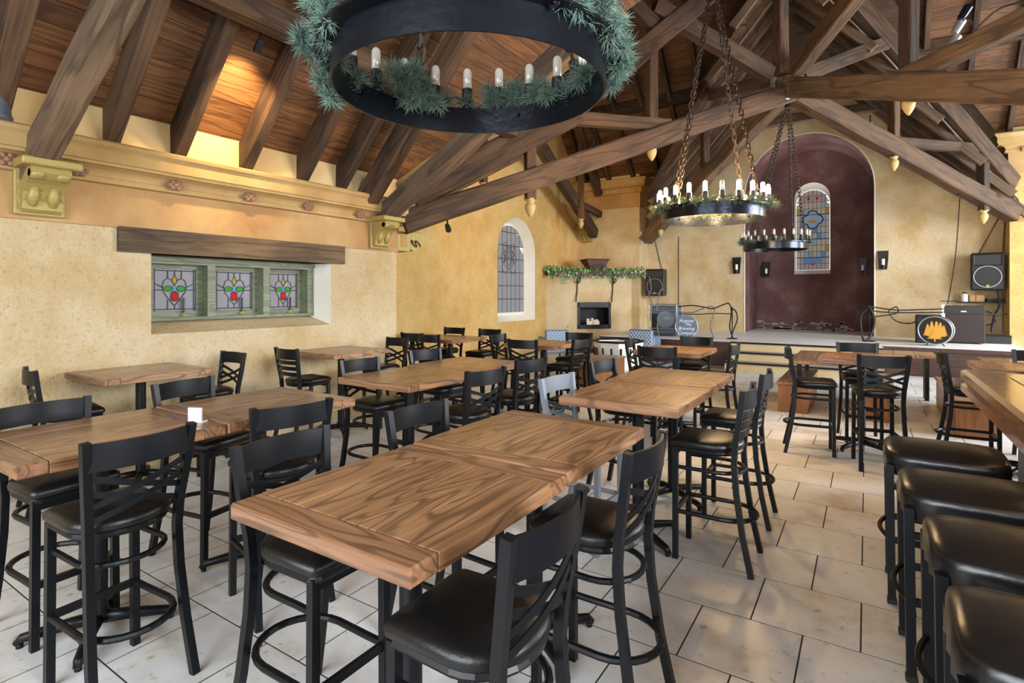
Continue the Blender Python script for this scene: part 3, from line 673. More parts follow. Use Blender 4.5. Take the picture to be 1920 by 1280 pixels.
for k in range(3):
    y0, y1 = edges[k] + (.085 if k == 0 else .042), edges[k + 1] - (.085 if k == 2 else .042)
    z0, z1 = Z_0 + .03, Z_1 - .06; xs = fx - .13
    s = MB(); b_ = .075
    s.bb((xs, y0, z0), (xs + .04, y1, z0 + b_)); s.bb((xs, y0, z1 - b_), (xs + .04, y1, z1)); s.bb((xs, y0, z0 + b_), (xs + .04, y0 + b_, z1 - b_)); s.bb((xs, y1 - b_, z0 + b_), (xs + .04, y1, z1 - b_))
    sash = s.build('sash', M['green_frame'], w1)
    gy0, gy1, gz0, gz1 = y0 + b_, y1 - b_, z0 + b_, z1 - b_; cy = (gy0 + gy1) / 2; cz = (gz0 + gz1) / 2; hy = (gy1 - gy0) / 2; hz = (gz1 - gz0) / 2
    MB().bb((xs + .010, gy0, gz0), (xs + .016, gy1, gz1)).build('glass_pane', M['glass_grey'], sash)
    gx = xs + .016
    def pt(a, b): return (cy + a * hy, cz + b * hz)
    yz_plate(MB(), gx, [pt(0, .72), pt(.13, .45), pt(0, .2), pt(-.13, .45)]).build('glass_pane', M['glass_yellow'], sash)
    yz_plate(MB(), gx, [pt(-.06, .22), pt(.06, .22), pt(.1, -.08), pt(-.1, -.08)]).build('glass_pane', M['glass_blue'], sash)
    for sg in (-1, 1):
        yz_plate(MB(), gx, [pt(sg * .08, .06), pt(sg * .2, .2), pt(sg * .36, .2), pt(sg * .55, .06), pt(sg * .36, -.06), pt(sg * .2, -.06)]).build('glass_pane', M['glass_green'], sash)
    yz_plate(MB(), gx, [pt(-.15, -.12), pt(-.05, -.05), pt(.05, -.05), pt(.15, -.12), pt(.18, -.42), pt(.1, -.52), pt(-.1, -.52), pt(-.18, -.42)]).build('glass_pane', M['glass_red'], sash)
    ld = MB()
    def line(pts, r=.0045): ld.tube([(gx + .009, *pt(a, b)) for a, b in pts], r, 5)
    for a in (-.92, .92): line([(a, -1), (a, 1)]); line([(-1, a), (1, a)])
    line([(-1, 0), (-.55, 0)]); line([(.55, 0), (1, 0)])
    for sg in (-1, 1):
        line([(sg * .32, .92), (sg * .32, .55)]); line([(sg * .32, -.92), (sg * .32, -.45)]); line([(sg * .92, .3), (sg * .55, .12)])
        line([(0, .2), (sg * .12, .46), (sg * .3, .56), (sg * .48, .46), (sg * .56, .2), (sg * .5, -.1), (sg * .3, -.4), (0, -.75)])
        line([(sg * .08, .06), (sg * .2, .2), (sg * .36, .2), (sg * .55, .06), (sg * .36, -.06), (sg * .2, -.06), (sg * .08, .06)])
    line([(0, .92), (0, .72), (.13, .45), (0, .2), (-.13, .45), (0, .72)]); line([(0, -.75), (0, -.92)]); line([(-.18, -.42), (-.15, -.12), (.15, -.12), (.18, -.42), (.1, -.52), (-.1, -.52), (-.18, -.42)])
    ld.build('came', M['lead'], sash)
    lt = MB(); ly = cy + .08
    lt.lathe([(0, 0), (.02, 0), (.016, .02), (.008, .03), (.008, .05), (0, .05)], 8, (xs + .06, ly, z0 + .015)); lt.box((xs + .05, ly, z0 + .03), (.02, .06, .02)); lt.build('latch', M['gold'], sash)
    MB().box((xs + .06, ly, z0 + .14), (.014, .018, .17)).build('stay', M['steel'], sash)

# ------------------------------------------------------------------ window_2 : arched leaded window of the transept
xw = XT - .32
w2 = empty('window_2', (xw, 13.26, 1.14), 'tall arched grey leaded window in the ochre wall', None, None, 0, 'structure')
y0, y1, z0, zs = AY0 + .14, AY1 - .14, AZ0 + .16, ASP
oa = arch_yz(xw, y0, y1, z0, zs); ib = arch_yz(xw, y0 + .06, y1 - .06, z0 + .08, zs); n = len(oa)
f = MB(); f.add(oa + ib, [(k, (k + 1) % n, n + (k + 1) % n, n + k) for k in range(n)])
f.add([(x + .06, y, z) for x, y, z in ib] + ib, [(k, (k + 1) % n, n + (k + 1) % n, n + k) for k in range(n)])
f.build('frame', M['white_frame'], w2)
yw0, yw1 = y0 + .06, y1 - .06; rr = (yw1 - yw0) / 2; cyw = (yw0 + yw1) / 2; NC = 7; rowsz = [z0 + .08 + .385 * k for k in range(7)]
def top_at(y): return zs + math.sqrt(max(0, rr * rr - (y - cyw) ** 2))
ld = MB()
for i in range(NC):
    a = yw0 + (yw1 - yw0) * i / NC; b = yw0 + (yw1 - yw0) * (i + 1) / NC
    for k in range(len(rowsz)):
        lo = rowsz[k]; ta_, tb_ = top_at(a), top_at(b)
        if k < len(rowsz) - 1 and rowsz[k + 1] < min(ta_, tb_): ha = hb = rowsz[k + 1]
        else:
            ha, hb = ta_, tb_
            if k < len(rowsz) - 1: ha, hb = min(ha, rowsz[k + 1]), min(hb, rowsz[k + 1])
        if max(ha, hb) - lo < .02: continue
        yz_plate(MB(), xw + .02 + random.uniform(-.003, .003), [(a + .003, lo + .003), (b - .003, lo + .003), (b - .003, max(hb, lo + .004)), (a + .003, max(ha, lo + .004))]).build('glass_pane', M['glass_grey'], w2)
    if i: ld.tube([(xw + .034, a, z0 + .08), (xw + .034, a, top_at(a))], .006, 5)
for z in rowsz[1:]:
    if z < zs + rr:
        w_ = rr if z < zs else math.sqrt(max(0, rr * rr - (z - zs) ** 2)); ld.tube([(xw + .034, cyw - w_, z), (xw + .034, cyw + w_, z)], .010, 5)
cz_ = 2.78
for (dy, dz, ry) in ((-.19, .26, .15), (.19, .26, .15), (-.19, -.26, .15), (.19, -.26, .15), (0, 0, .25), (0, 0, .15), (-.19, .26, .08), (.19, .26, .08), (-.3, 0, .1), (.3, 0, .1)):
    ld.tube([(xw + .036, cyw + dy + ry * math.cos(2 * PI * k / 16), cz_ + dz + ry * 1.25 * math.sin(2 * PI * k / 16)) for k in range(16)], .006, 5, True)
for dy in (-.05, .05): ld.tube([(xw + .036, cyw + dy, cz_ - .1), (xw + .036, cyw + dy, cz_ + .12)], .006, 5)
ld.tube([(xw + .036, cyw - .05, cz_), (xw + .036, cyw + .05, cz_ + .02)], .006, 5)
ld.build('came', M['lead'], w2)

# ------------------------------------------------------------------ window_3 : stained glass in the alcove
yw = YAL + .28
w3 = empty('window_3', (-1.46, yw, 2.53), 'tall arched blue and gold stained glass window in the maroon alcove', None, None, 0, 'structure')
x0, x1, z0, zs = WX0 + .03, WX1 - .03, WZ0 + .14, WZS - .17; rr = (x1 - x0) / 2; cx = (x0 + x1) / 2
def top3(x): return zs + math.sqrt(max(0, rr * rr - (x - cx) ** 2))
def xz_plate(mb, y, pts, t=.008): return mb.prism([(x, y, z) for x, z in pts], (0, -t, 0))
NC, NR = 8, 13; ld = MB(); hh = (zs + rr - z0) / NR; random.seed(11)
for i in range(NC):
    a = x0 + (x1 - x0) * i / NC; b = x0 + (x1 - x0) * (i + 1) / NC
    for k in range(NR):
        lo = z0 + hh * k; hi = lo + hh; ha, hb = min(hi, top3(a)), min(hi, top3(b))
        if max(ha, hb) - lo < .02: continue
        edge = i in (0, NC - 1)
        if k == 0 or k >= NR - 2: mt = M['glass_lilac'] if not edge else M['glass_cream']
        elif edge: mt = M['glass_gold'] if k in (3, 9) else M['glass_cream']
        elif k in (1,): mt = M['glass_lilac'] if i in (1, 6) else M['glass_blue']
        else: mt = (M['glass_sky'], M['glass_cream'], M['glass_blue'], M['glass_lilac'])[random.choice((0, 0, 1, 1, 2, 3)) if (i + k) % 3 else 1]
        xz_plate(MB(), yw + random.uniform(-.003, .003), [(a + .004, lo + .004), (b - .004, lo + .004), (b - .004, max(hb, lo + .005)), (a + .004, max(ha, lo + .005))]).build('glass_pane', mt, w3)
    if i: ld.tube([(a, yw - .014, z0), (a, yw - .014, top3(a))], .006, 5)
for k in range(1, NR):
    z = z0 + hh * k
    w_ = rr if z < zs else math.sqrt(max(0, rr * rr - (z - zs) ** 2)); ld.tube([(cx - w_, yw - .014, z), (cx + w_, yw - .014, z)], .013 if k in (2, 5, 9) else .006, 5)
qz = z0 + 1.62
quat = []
for q in range(4):
    a0 = q * PI / 2 - PI / 4 - PI / 4.5
    quat += [(cx + .14 * math.cos(q * PI / 2) + .15 * math.cos(a0 + 1.4 * PI / 1.55 * k / 8), qz + .14 * math.sin(q * PI / 2) + .15 * math.sin(a0 + 1.4 * PI / 1.55 * k / 8)) for k in range(9)]
xz_plate(MB(), yw - .012, quat).build('glass_pane', M['glass_sky'], w3)
ld.tube([(x, yw - .026, z) for x, z in quat], .02, 6, True)
xz_plate(MB(), yw - .022, [(cx - .12, qz - .02), (cx + .12, qz - .02), (cx + .09, qz - .11), (cx - .09, qz - .11)]).build('glass_pane', M['glass_gold'], w3)
for sx in (-.12, .12):
    xz_plate(MB(), yw - .012, [(cx + sx, zs + .26), (cx + sx + .045, zs + .2), (cx + sx, zs + .14), (cx + sx - .045, zs + .2)]).build('glass_pane', M['glass_red'], w3)
xz_plate(MB(), yw - .012, [(cx, zs + .47), (cx + .05, zs + .40), (cx, zs + .33), (cx - .05, zs + .40)]).build('glass_pane', M['glass_yellow'], w3)
tr = [(cx + sx * rr * .82 * 0 + px, zs + pz) for sx in (1,) for px, pz in [(-.4, .0), (-.33, .16), (-.2, .24), (-.12, .33), (0, .27), (.12, .33), (.2, .24), (.33, .16), (.4, .0)]]
MB().tube([(x, yw - .024, z) for x, z in tr], .016, 6).build('tracery', M['glass_gold'], w3)
xz_plate(MB(), yw - .012, [(cx - .22, z0 + .2), (cx + .22, z0 + .2), (cx + .3, z0 + .3), (cx + .22, z0 + .4), (cx - .22, z0 + .4), (cx - .3, z0 + .3)]).build('glass_pane', M['glass_blue'], w3)
xz_plate(MB(), yw - .022, [(cx - .1, z0 + .2), (cx + .1, z0 + .2), (cx, z0 + .15)]).build('glass_pane', M['glass_red'], w3)
ld.build('came', M['lead'], w3)
# ------------------------------------------------------------------ tables
TOPZ = 1.04
def make_table(w=.83, d=.885, z=TOPZ):
    """pedestal bar table, long side along local Y, origin at the middle of its footprint"""
    t = empty('pub_table', (0, 0, 0)); th = .058; e = .115; nb = 4
    for k in range(nb):
        a = -w / 2 + w * k / nb; MB().rbox((a + .0006, -d / 2 + e + .0006, z - th), (a + w / nb - .0006, d / 2 - e - .0006, z), .0025).build('board', M['oak_y'], t)
    for s in (-1, 1):
        ya, yb = (s * (d / 2 - e), s * d / 2); MB().rbox((-w / 2, ya, z - th), (w / 2, yb, z), .007).build('end_board', M['oak_x'], t)
    MB().lathe([(0, .06), (.05, .06), (.045, .09), (.042, .12), (.042, z - th - .03), (.0, z - th - .03)], 16).build('column', M['steel'], t, 2)
    MB().rbox((-.2, -.2, z - th - .03), (.2, .2, z - th), .01).build('top_plate', M['steel'], t)
    for k in range(4):
        a = PI / 4 + k * PI / 2 + .2; pts = [(.03, .075), (.12, .07), (.24, .055), (.31, .045), (.335, .02)]
        b = MB().tube([(r * math.cos(a), r * math.sin(a), zz) for r, zz in pts], [.034, .031, .026, .024, .018], 8)
        b.lathe([(0, 0), (.016, 0), (.016, .02), (0, .02)], 8, (.32 * math.cos(a), .32 * math.sin(a), 0)); b.build('foot', M['steel'], t, True)
    return t
GT = 'oak topped pub tables'
tabs = [
    (-1.403, 1.486, 'oak pub table at the very front of the middle row, with rough sawn edge'),
    (-1.403, 2.377, 'oak pub table pushed against the far end of the foremost middle table'),
    (-1.385, 3.818, 'oak pub table of the second middle pair, its nearer half'),
    (-1.40, 4.712, 'oak pub table of the second middle pair, its farther half'),
    (-3.345, 1.222, 'oak pub table at the left edge, with the white card standing at its far end'),
    (-3.335, 2.114, 'sunlit oak pub table beyond the one with the white card'),
    (-3.38, 3.566, 'oak pub table in the middle left pair, its nearer half'),
    (-3.43, 4.459, 'oak pub table in the middle left pair, its farther half'),
    (-5.70, 2.42, 'oak pub table against the wall under the three leaded windows'),
    (-5.62, 4.68, 'oak pub table against the wall, right of the windows, beside the ladder back stool'),
    (-5.73, 7.0, 'oak pub table in the recess beyond the wall corner, its right half'),
    (-6.57, 7.0, 'oak pub table in the recess beyond the wall corner, its half nearer the wall'),
    (-3.97, 7.0, 'oak pub table standing alone in front of the fireplace'),
    (-2.07, 7.1, 'oak pub table in front of the round blue sign'),
    (-.05, 7.38, 'oak pub table with a bright reflection, in front of the stage steps'),
    (1.32, 7.2, 'oak pub table just beyond the end of the bar, its left half'),
    (2.16, 7.2, 'oak pub table just beyond the end of the bar, its right half'),
]
t0 = make_table()
for k, (x, y, lb) in enumerate(tabs):
    o = t0 if k == 0 else dup(t0)
    o.location = (x, y, .004 * (k in (1, 3, 5, 7))); tag(o, lb, 'table', GT); BASE[o.name] = Vector((x, y, 0))
    if k in (1, 3, 5, 7): o.rotation_euler.z = PI
t = empty('card_stand', (-3.13, 1.60, TOPZ), 'small white card stand on the left oak table', 'card')
R_ = Matrix.Rotation(.45, 3, 'Z')
MB().box((-3.13, 1.60, TOPZ + .042), (.078, .012, .076), R_).build('card', M['card'], t)
MB().box((-3.125, 1.615, TOPZ + .003), (.08, .045, .006), R_).build('base', M['card'], t)
# dining tables and benches near the stage
def dining(x0, x1, y0, y1, z, lb, mat):
    t = empty('dining_table', ((x0 + x1) / 2, (y0 + y1) / 2, 0), lb, 'table'); n_ = 4
    for k in range(n_):
        a = x0 + (x1 - x0) * k / n_; MB().rbox((a + .001, y0, z - .05), (a + (x1 - x0) / n_ - .001, y1, z), .004).build('board', mat, t)
    for yy in (y0 + .25, y1 - .25):
        for xx in (x0 + .12, x1 - .12): MB().beam((xx, yy, 0), (xx, yy, z - .05), .06, .06, (0, 1, 0)).build('leg', M['steel'], t)
    return t
dining(-.98, .2, 9.15, 10.9, .76, 'low pale topped dining table behind the bright oak pub table', M['oak_y'])
dining(-.2, .95, 11.0, 11.75, .76, 'dark low dining table in front of the dark stage panel', M['oak_y'])
dining(1.45, 2.6, 9.4, 11.2, .76, 'low dining table beyond the wooden bench on the right', M['oak_y'])
def bench(x0, x1, y0, y1, z, lb):
    t = empty('box_bench', ((x0 + x1) / 2, (y0 + y1) / 2, 0), lb, 'bench', 'oak box benches')
    MB().rbox((x0, y0, z - .045), (x1, y1, z), .006).build('seat', M['oak_y'], t)
    for yy in (y0 + .02, y1 - .06): MB().bb((x0 + .02, yy, 0), (x1 - .02, yy + .04, z - .045)).build('end_panel', M['bench'], t)
    for xx in (x0 + .02, x1 - .045): MB().bb((xx, y0 + .065, .0), (xx + .025, y1 - .065, z - .045)).build('side_panel', M['bench'], t)
bench(-1.13, -.70, 9.0, 10.8, .45, 'oak box bench left of the bright oak pub table')
bench(-.1, .33, 9.0, 10.8, .45, 'oak box bench behind the stool with its back turned, before the stage steps')
bench(.9, 1.35, 8.6, 10.9, .45, 'oak box bench on the right, half behind the bar end')
bench(-4.85, -4.25, 9.3, 10.97, .45, 'oak box bench in front of the white slotted tub')

# ------------------------------------------------------------------ bar stools with backs
def curve_row(y_half, x0, sag, z, n=9):
    return [(x0 - sag * (1 - (2 * k / (n - 1) - 1) ** 2), y_half * (2 * k / (n - 1) - 1), z) for k in range(n)]
def hoop(z, xf, yf, xb, r):
    pts = [(xf, -yf, z), (xf - .10, -yf, z)]
    pts += [(xb + r * math.cos(a) * 1.0, yf * 1.02 * math.sin(a), z) for a in [(-PI / 2 - PI * k / 12) for k in range(13)]]
    pts += [(xf - .10, yf, z), (xf, yf, z)]
    return pts
def make_stool(ladder, met):
    t = empty('bar_stool', (0, 0, 0)); m = M[met]; B_ = MB
    out = []                                                # seat pad: square front, round back
    for sx, sy in ((1, -1), (1, 1)):
        pass
    outline = [(.455, -.185), (.462, -.17), (.462, .17), (.455, .185), (.44, .197)]
    outline += [(.20 + .175 * math.cos(a), .205 * math.sin(a)) for a in [PI / 2 + PI * k / 14 for k in range(15)]] + [(.44, -.197)]
    n_ = len(outline); pad = MB(); rows_ = [(.93, .742), (.99, .75), (1.0, .768), (.97, .786), (.86, .799), (.6, .808), (.3, .811)]
    vs = []; cx_, cy_ = .24, 0
    for s, z in rows_: vs += [(cx_ + (x - cx_) * s, cy_ + (y - cy_) * s, z) for x, y in outline]
    fs = [tuple(range(n_))[::-1]]
    for i in range(len(rows_) - 1): fs += [(i * n_ + k, i * n_ + (k + 1) % n_, (i + 1) * n_ + (k + 1) % n_, (i + 1) * n_ + k) for k in range(n_)]
    fs.append(tuple((len(rows_) - 1) * n_ + k for k in range(n_))); pad.add(vs, fs); pad.build('seat', M['vinyl'], t, True)
    B_().tube([(cx_ + (x - cx_) * .9, y * .9, .728) for x, y in outline], .014, 6, True).build('seat_frame', m, t)
    for s in (-1, 1):
        B_().beam((.425, s * .175, 0), (.425, s * .17, .735), .034, .034, (1, 0, 0)).build('leg', m, t)
        B_().sweep([(0, s * .212, 1.15), (.022, s * .20, .98), (.05, s * .183, .80), (.058, s * .178, .68), (.045, s * .18, .5), (.008, s * .19, .25), (-.045, s * .202, 0)], .034, .034, (1, 0, 0)).build('leg', m, t)
    B_().sweep(curve_row(.200, .004, .045, 1.085), .012, .115).build('top_rail', m, t, 2)
    if ladder:
        for z, x in ((.99, .022), (.925, .032), (.86, .043)): B_().sweep(curve_row(.19, x, .04, z), .012, .042).build('slat', m, t, 2)
    else:
        for s in (-1, 1):
            for dz in (0, -.062):
                P_ = []
                for k in range(9):
                    u = k / 8; y = s * (.195 - .385 * u); z = (.998 + dz) * (1 - u) + (.868 + dz) * u
                    P_.append((.022 + (1.0 - z) * .13 - .032 * (1 - (2 * u - 1) ** 2) + (.004 * s), y, z))
                B_().sweep(P_, .006, .026).build('cross_strap', m, t, 2)
    B_().tube(hoop(.315, .425, .175, .14, .19), .0155, 8).build('footrest_hoop', m, t)
    B_().tube(hoop(.605, .425, .165, .18, .155), .0135, 8).build('stretcher_hoop', m, t)
    B_().beam((.425, -.17, .315), (.425, .17, .315), .018, .036).build('footrest_bar', m, t)
    B_().beam((.425, -.17, .70), (.425, .17, .70), .02, .03).build('apron', m, t)
    return t
GS = 'black steel bar stools with padded seats'
stools = [  # back x, back y, facing degrees, type, label
    (-.745, 1.345, 181, 0, 'black cross back stool at the right side of the foremost table, nearest its front corner'),
    (-.755, 2.19, 180, 0, 'black cross back stool behind the foremost one on the right, lit warm on its seat'),
    (-2.085, 1.43, 0, 0, 'black cross back stool tucked under the left side of the foremost table'),
    (-2.65, 1.88, 168, 0, 'black cross back stool at the right side of the sunlit left table'),
    (-2.64, 1.127, 183, 0, 'large black cross back stool in front of the table with the white card'),
    (-3.86, 1.145, 2, 0, 'black cross back stool behind the left table, only its back rail showing over it'),
    (-4.02, 1.98, 10, 0, 'black cross back stool behind the sunlit left table, before the wall table'),
    (-5.66, 1.60, 82, 0, 'black stool seen edge on at the near end of the window table'),
    (-5.54, 3.22, -92, 0, 'black cross back stool at the far end of the window table'),
    (-5.43, 3.76, 86, 1, 'black ladder back stool with four slats beside the wall table'),
    (-5.44, 5.50, -96, 0, 'black cross back stool at the far end of the second wall table'),
    (-3.97, 3.52, -3, 0, 'black cross back stool at the wall side of the middle left table pair, nearer one'),
    (-4.04, 4.50, -7, 0, 'black cross back stool at the wall side of the middle left table pair, farther one'),
    (-2.56, 3.58, 172, 0, 'black cross back stool at the right of the middle left pair, showing a full X'),
    (-2.62, 4.39, 172, 0, 'black cross back stool at the right side of the middle left pair, farther one'),
    (-2.045, 2.22, -2, 0, 'black cross back stool at the left side of the second foremost table'),
    (-1.92, 3.58, -4, 2, 'cross back stool at the second middle pair, the light it catches put into a pale grey colour'),
    (-2.01, 4.62, -6, 0, 'dark cross back stool behind the pale grey one'),
    (-.645, 3.83, 181, 1, 'black ladder back stool with a golden highlight on its seat'),
    (-.655, 4.64, 181, 0, 'black stool just beyond the ladder back stool with the golden seat'),
    (-1.33, 7.0, 178, 0, 'black stool edge on at the right end of the table before the blue sign'),
    (-2.02, 6.18, 93, 0, 'black cross back stool, back to us, at the table before the blue sign'),
    (-2.64, 6.95, 8, 0, 'black cross back stool at the left end of the table before the blue sign'),
    (-2.02, 7.92, -90, 0, 'black stool on the far side of the table before the round blue sign'),
    (-3.83, 6.17, 93, 0, 'black cross back stool with its back to us at the fireplace table'),
    (-3.20, 6.66, 176, 1, 'black ladder back stool at the right of the fireplace table, before the white tub'),
    (-3.78, 7.78, -88, 0, 'black stool on the far side of the fireplace table'),
    (-4.62, 6.75, 4, 0, 'black stool at the left of the fireplace table'),
    (-5.93, 6.30, 90, 0, 'black stool half hidden by the wall corner'),
    (-5.52, 6.20, 93, 0, 'black cross back stool at the near side of the recess table'),
    (-6.25, 7.75, -88, 0, 'black stool on the far side of the recess table, against the ochre wall'),
    (-5.45, 7.72, -90, 0, 'black stool on the far side of the recess table, at its right end'),
    (-.74, 6.93, 8, 0, 'black cross back stool at the left end of the bright pub table by the stage'),
    (-.10, 8.02, -80, 0, 'black stool on the far side of the bright pub table by the stage'),
    (.14, 6.50, 102, 0, 'black cross back stool with its back turned at the bright pub table by the stage'),
    (.66, 7.25, 2, 0, 'black stool seen edge on beside the bar end'),
    (1.55, 7.95, -92, 0, 'black stool on the far side of the table beyond the bar'),
    (1.43, 6.62, 92, 0, 'black stool at the extreme right, only a post showing over the bar'),
]
protos = [make_stool(False, 'steel'), make_stool(True, 'steel'), make_stool(False, 'steel_pale')]
seen = set()
for x, y, a, ty, lb in stools:
    o = protos[ty] if ty not in seen else dup(protos[ty]); seen.add(ty)
    o.location = (x, y, 0); o.rotation_euler.z = math.radians(a); tag(o, lb, 'bar stool', GS)

# ------------------------------------------------------------------ backless stools along the bar
def make_backless():
    t = empty('counter_stool', (0, 0, 0)); w, d, z = .56, .48, .885
    pad = MB(); N = 28; vs = []
    def sup(a, hx, hy, p=5.5):
        c_, s_ = math.cos(a), math.sin(a); r = (abs(c_) ** p + abs(s_) ** p) ** (-1 / p); return hx * r * c_, hy * r * s_
    rows_ = [(.95, z - .15), (.99, z - .135), (1.0, z - .06), (.985, z - .03), (.95, z - .012), (.86, z - .002), (.6, z + .006), (.3, z + .010)]
    for i, (s, zz) in enumerate(rows_):
        for k in range(N):
            x, y = sup(2 * PI * k / N, w / 2 * s, d / 2 * s)
            wr = .006 * math.sin(k * 2.9 + i * 1.7) if i < 3 else 0
            vs.append((x + wr, y + wr, zz - .025 * (1 if 4 <= i else .4) * (abs(y) / (d / 2)) ** 2))
    fs = [tuple(range(N))[::-1]] + [(i * N + k, i * N + (k + 1) % N, (i + 1) * N + (k + 1) % N, (i + 1) * N + k) for i in range(len(rows_) - 1) for k in range(N)] + [tuple((len(rows_) - 1) * N + k for k in range(N))]
    pad.add(vs, fs).build('seat', M['vinyl_stool'], t, True)
    for sx in (-1, 1):
        for sy in (-1, 1):
            MB().beam((sx * .245, sy * .20, 0), (sx * .255, sy * .20, z - .1), .038, .038, (1, 0, 0)).build('leg', M['steel'], t)
            MB().rbox((sx * .245 - .023, sy * .2 - .023, 0), (sx * .245 + .023, sy * .2 + .023, .03), .004).build('foot_cap', M['black'], t)
    for sx in (-1, 1): MB().tube([(sx * .25 - .05 * math.sin(PI * k / 10) * (1 if sx < 0 else -1), -.2 + .4 * k / 10, .36) for k in range(11)], .013, 6).build('footrest_bar', M['steel'], t)
    for sy in (-1, 1):
        MB().beam((-.25, sy * .2, .36), (.25, sy * .2, .36), .02, .034).build('stretcher', M['steel'], t)
        MB().beam((-.25, sy * .2, .66), (.25, sy * .2, .66), .02, .03).build('stretcher', M['steel'], t)
    return t
b0 = make_backless()
for k, (x, y, lb) in enumerate([(.365, 3.98, 'black leatherette counter stool farthest along the bar, by its end'), (.41, 3.27, 'second black leatherette counter stool from the far end of the bar'),
                                (.465, 2.60, 'third black leatherette counter stool from the far end of the bar'), (.47, 1.96, 'black leatherette counter stool nearest to us, cut by the lower corner')]):
    o = b0 if k == 0 else dup(b0); o.location = (x, y, 0); o.rotation_euler.z = random.uniform(-.03, .03); tag(o, lb, 'counter stool', 'backless stools along the bar')

# ------------------------------------------------------------------ the bar
br = empty('bar_counter', (1.1, 2.5, 0), 'glossy oak bar counter with a grooved edge along the right', 'bar')
BX, BY1 = .70, 6.25
pf = [(BX, 1.07), (BX + .035, 1.085), (BX + .2, 1.085), (BX + .22, 1.07), (1.75, 1.07), (1.75, 1.0), (BX + .22, 1.0), (BX + .1, .90), (BX, .90), (BX, .955), (BX + .03, .965), (BX + .03, 1.0), (BX, 1.01)]
MB().prism([(x, -1.0, z) for x, z in pf], (0, BY1 + 1.0, 0)).build('counter_top', M['bar'], br)
MB().bb((BX + .36, -1.0, 0), (BX + .42, BY1 - .12, .92)).build('front_panel', M['steel'], br)
MB().bb((BX + .42, BY1 - .16, 0), (1.7, BY1 - .1, 1.0)).build('end_panel', M['darkwood'], br)
MB().bb((BX + .28, -1, 1.071), (1.6, BY1 - .3, 1.075)).build('inlay', M['glass_inlay'], br)
for y in (.6, 2.2, 3.8, 5.4): MB().prism([(BX + .36, y, .9), (BX + .12, y, .9), (BX + .36, y, .5)], (0, .06, 0)).build('bracket', M['steel'], br)

# ------------------------------------------------------------------ chandeliers
def chain_mesh(p, q, ln=.10, r=.008, wd=.023):
    p, q = Vector(p), Vector(q); L_ = (q - p).length; d = (q - p) / L_; n_ = max(2, int(L_ / (ln * .72)))
    a = d.cross(Vector((.3, 1, 0))).normalized(); b_ = d.cross(a); m = MB()
    for k in range(n_):
        c = p + d * L_ * (k + .5) / n_; s = (a + b_).normalized() if k % 2 else (a - b_).normalized(); h = ln / 2 - wd
        pts = []
        for i in range(10):
            t_ = 2 * PI * i / 10; pts.append(c + s * wd * math.cos(t_) + d * (wd * math.sin(t_) + (h if math.sin(t_) > 0 else -h)))
        m.tube(pts, r, 5, True)
    return m
def needles(m, c, n_, ln, rad):
    for k in range(n_):
        v = Vector((random.gauss(0, 1), random.gauss(0, 1), random.gauss(0, .8))).normalized()
        o = Vector(c) + v * random.uniform(0, rad * .5); tip = o + (v + Vector((random.gauss(0, .4), random.gauss(0, .4), random.gauss(0, .4)))).normalized() * ln * random.uniform(.6, 1.1)
        s = v.cross(Vector((random.random(), random.random(), random.random()))).normalized() * .0022
        m.add([o - s, o + s, tip], [(0, 1, 2)])
        s = s.cross(v).normalized() * .0022
        m.add([o - s, o + s, tip], [(0, 1, 2)])
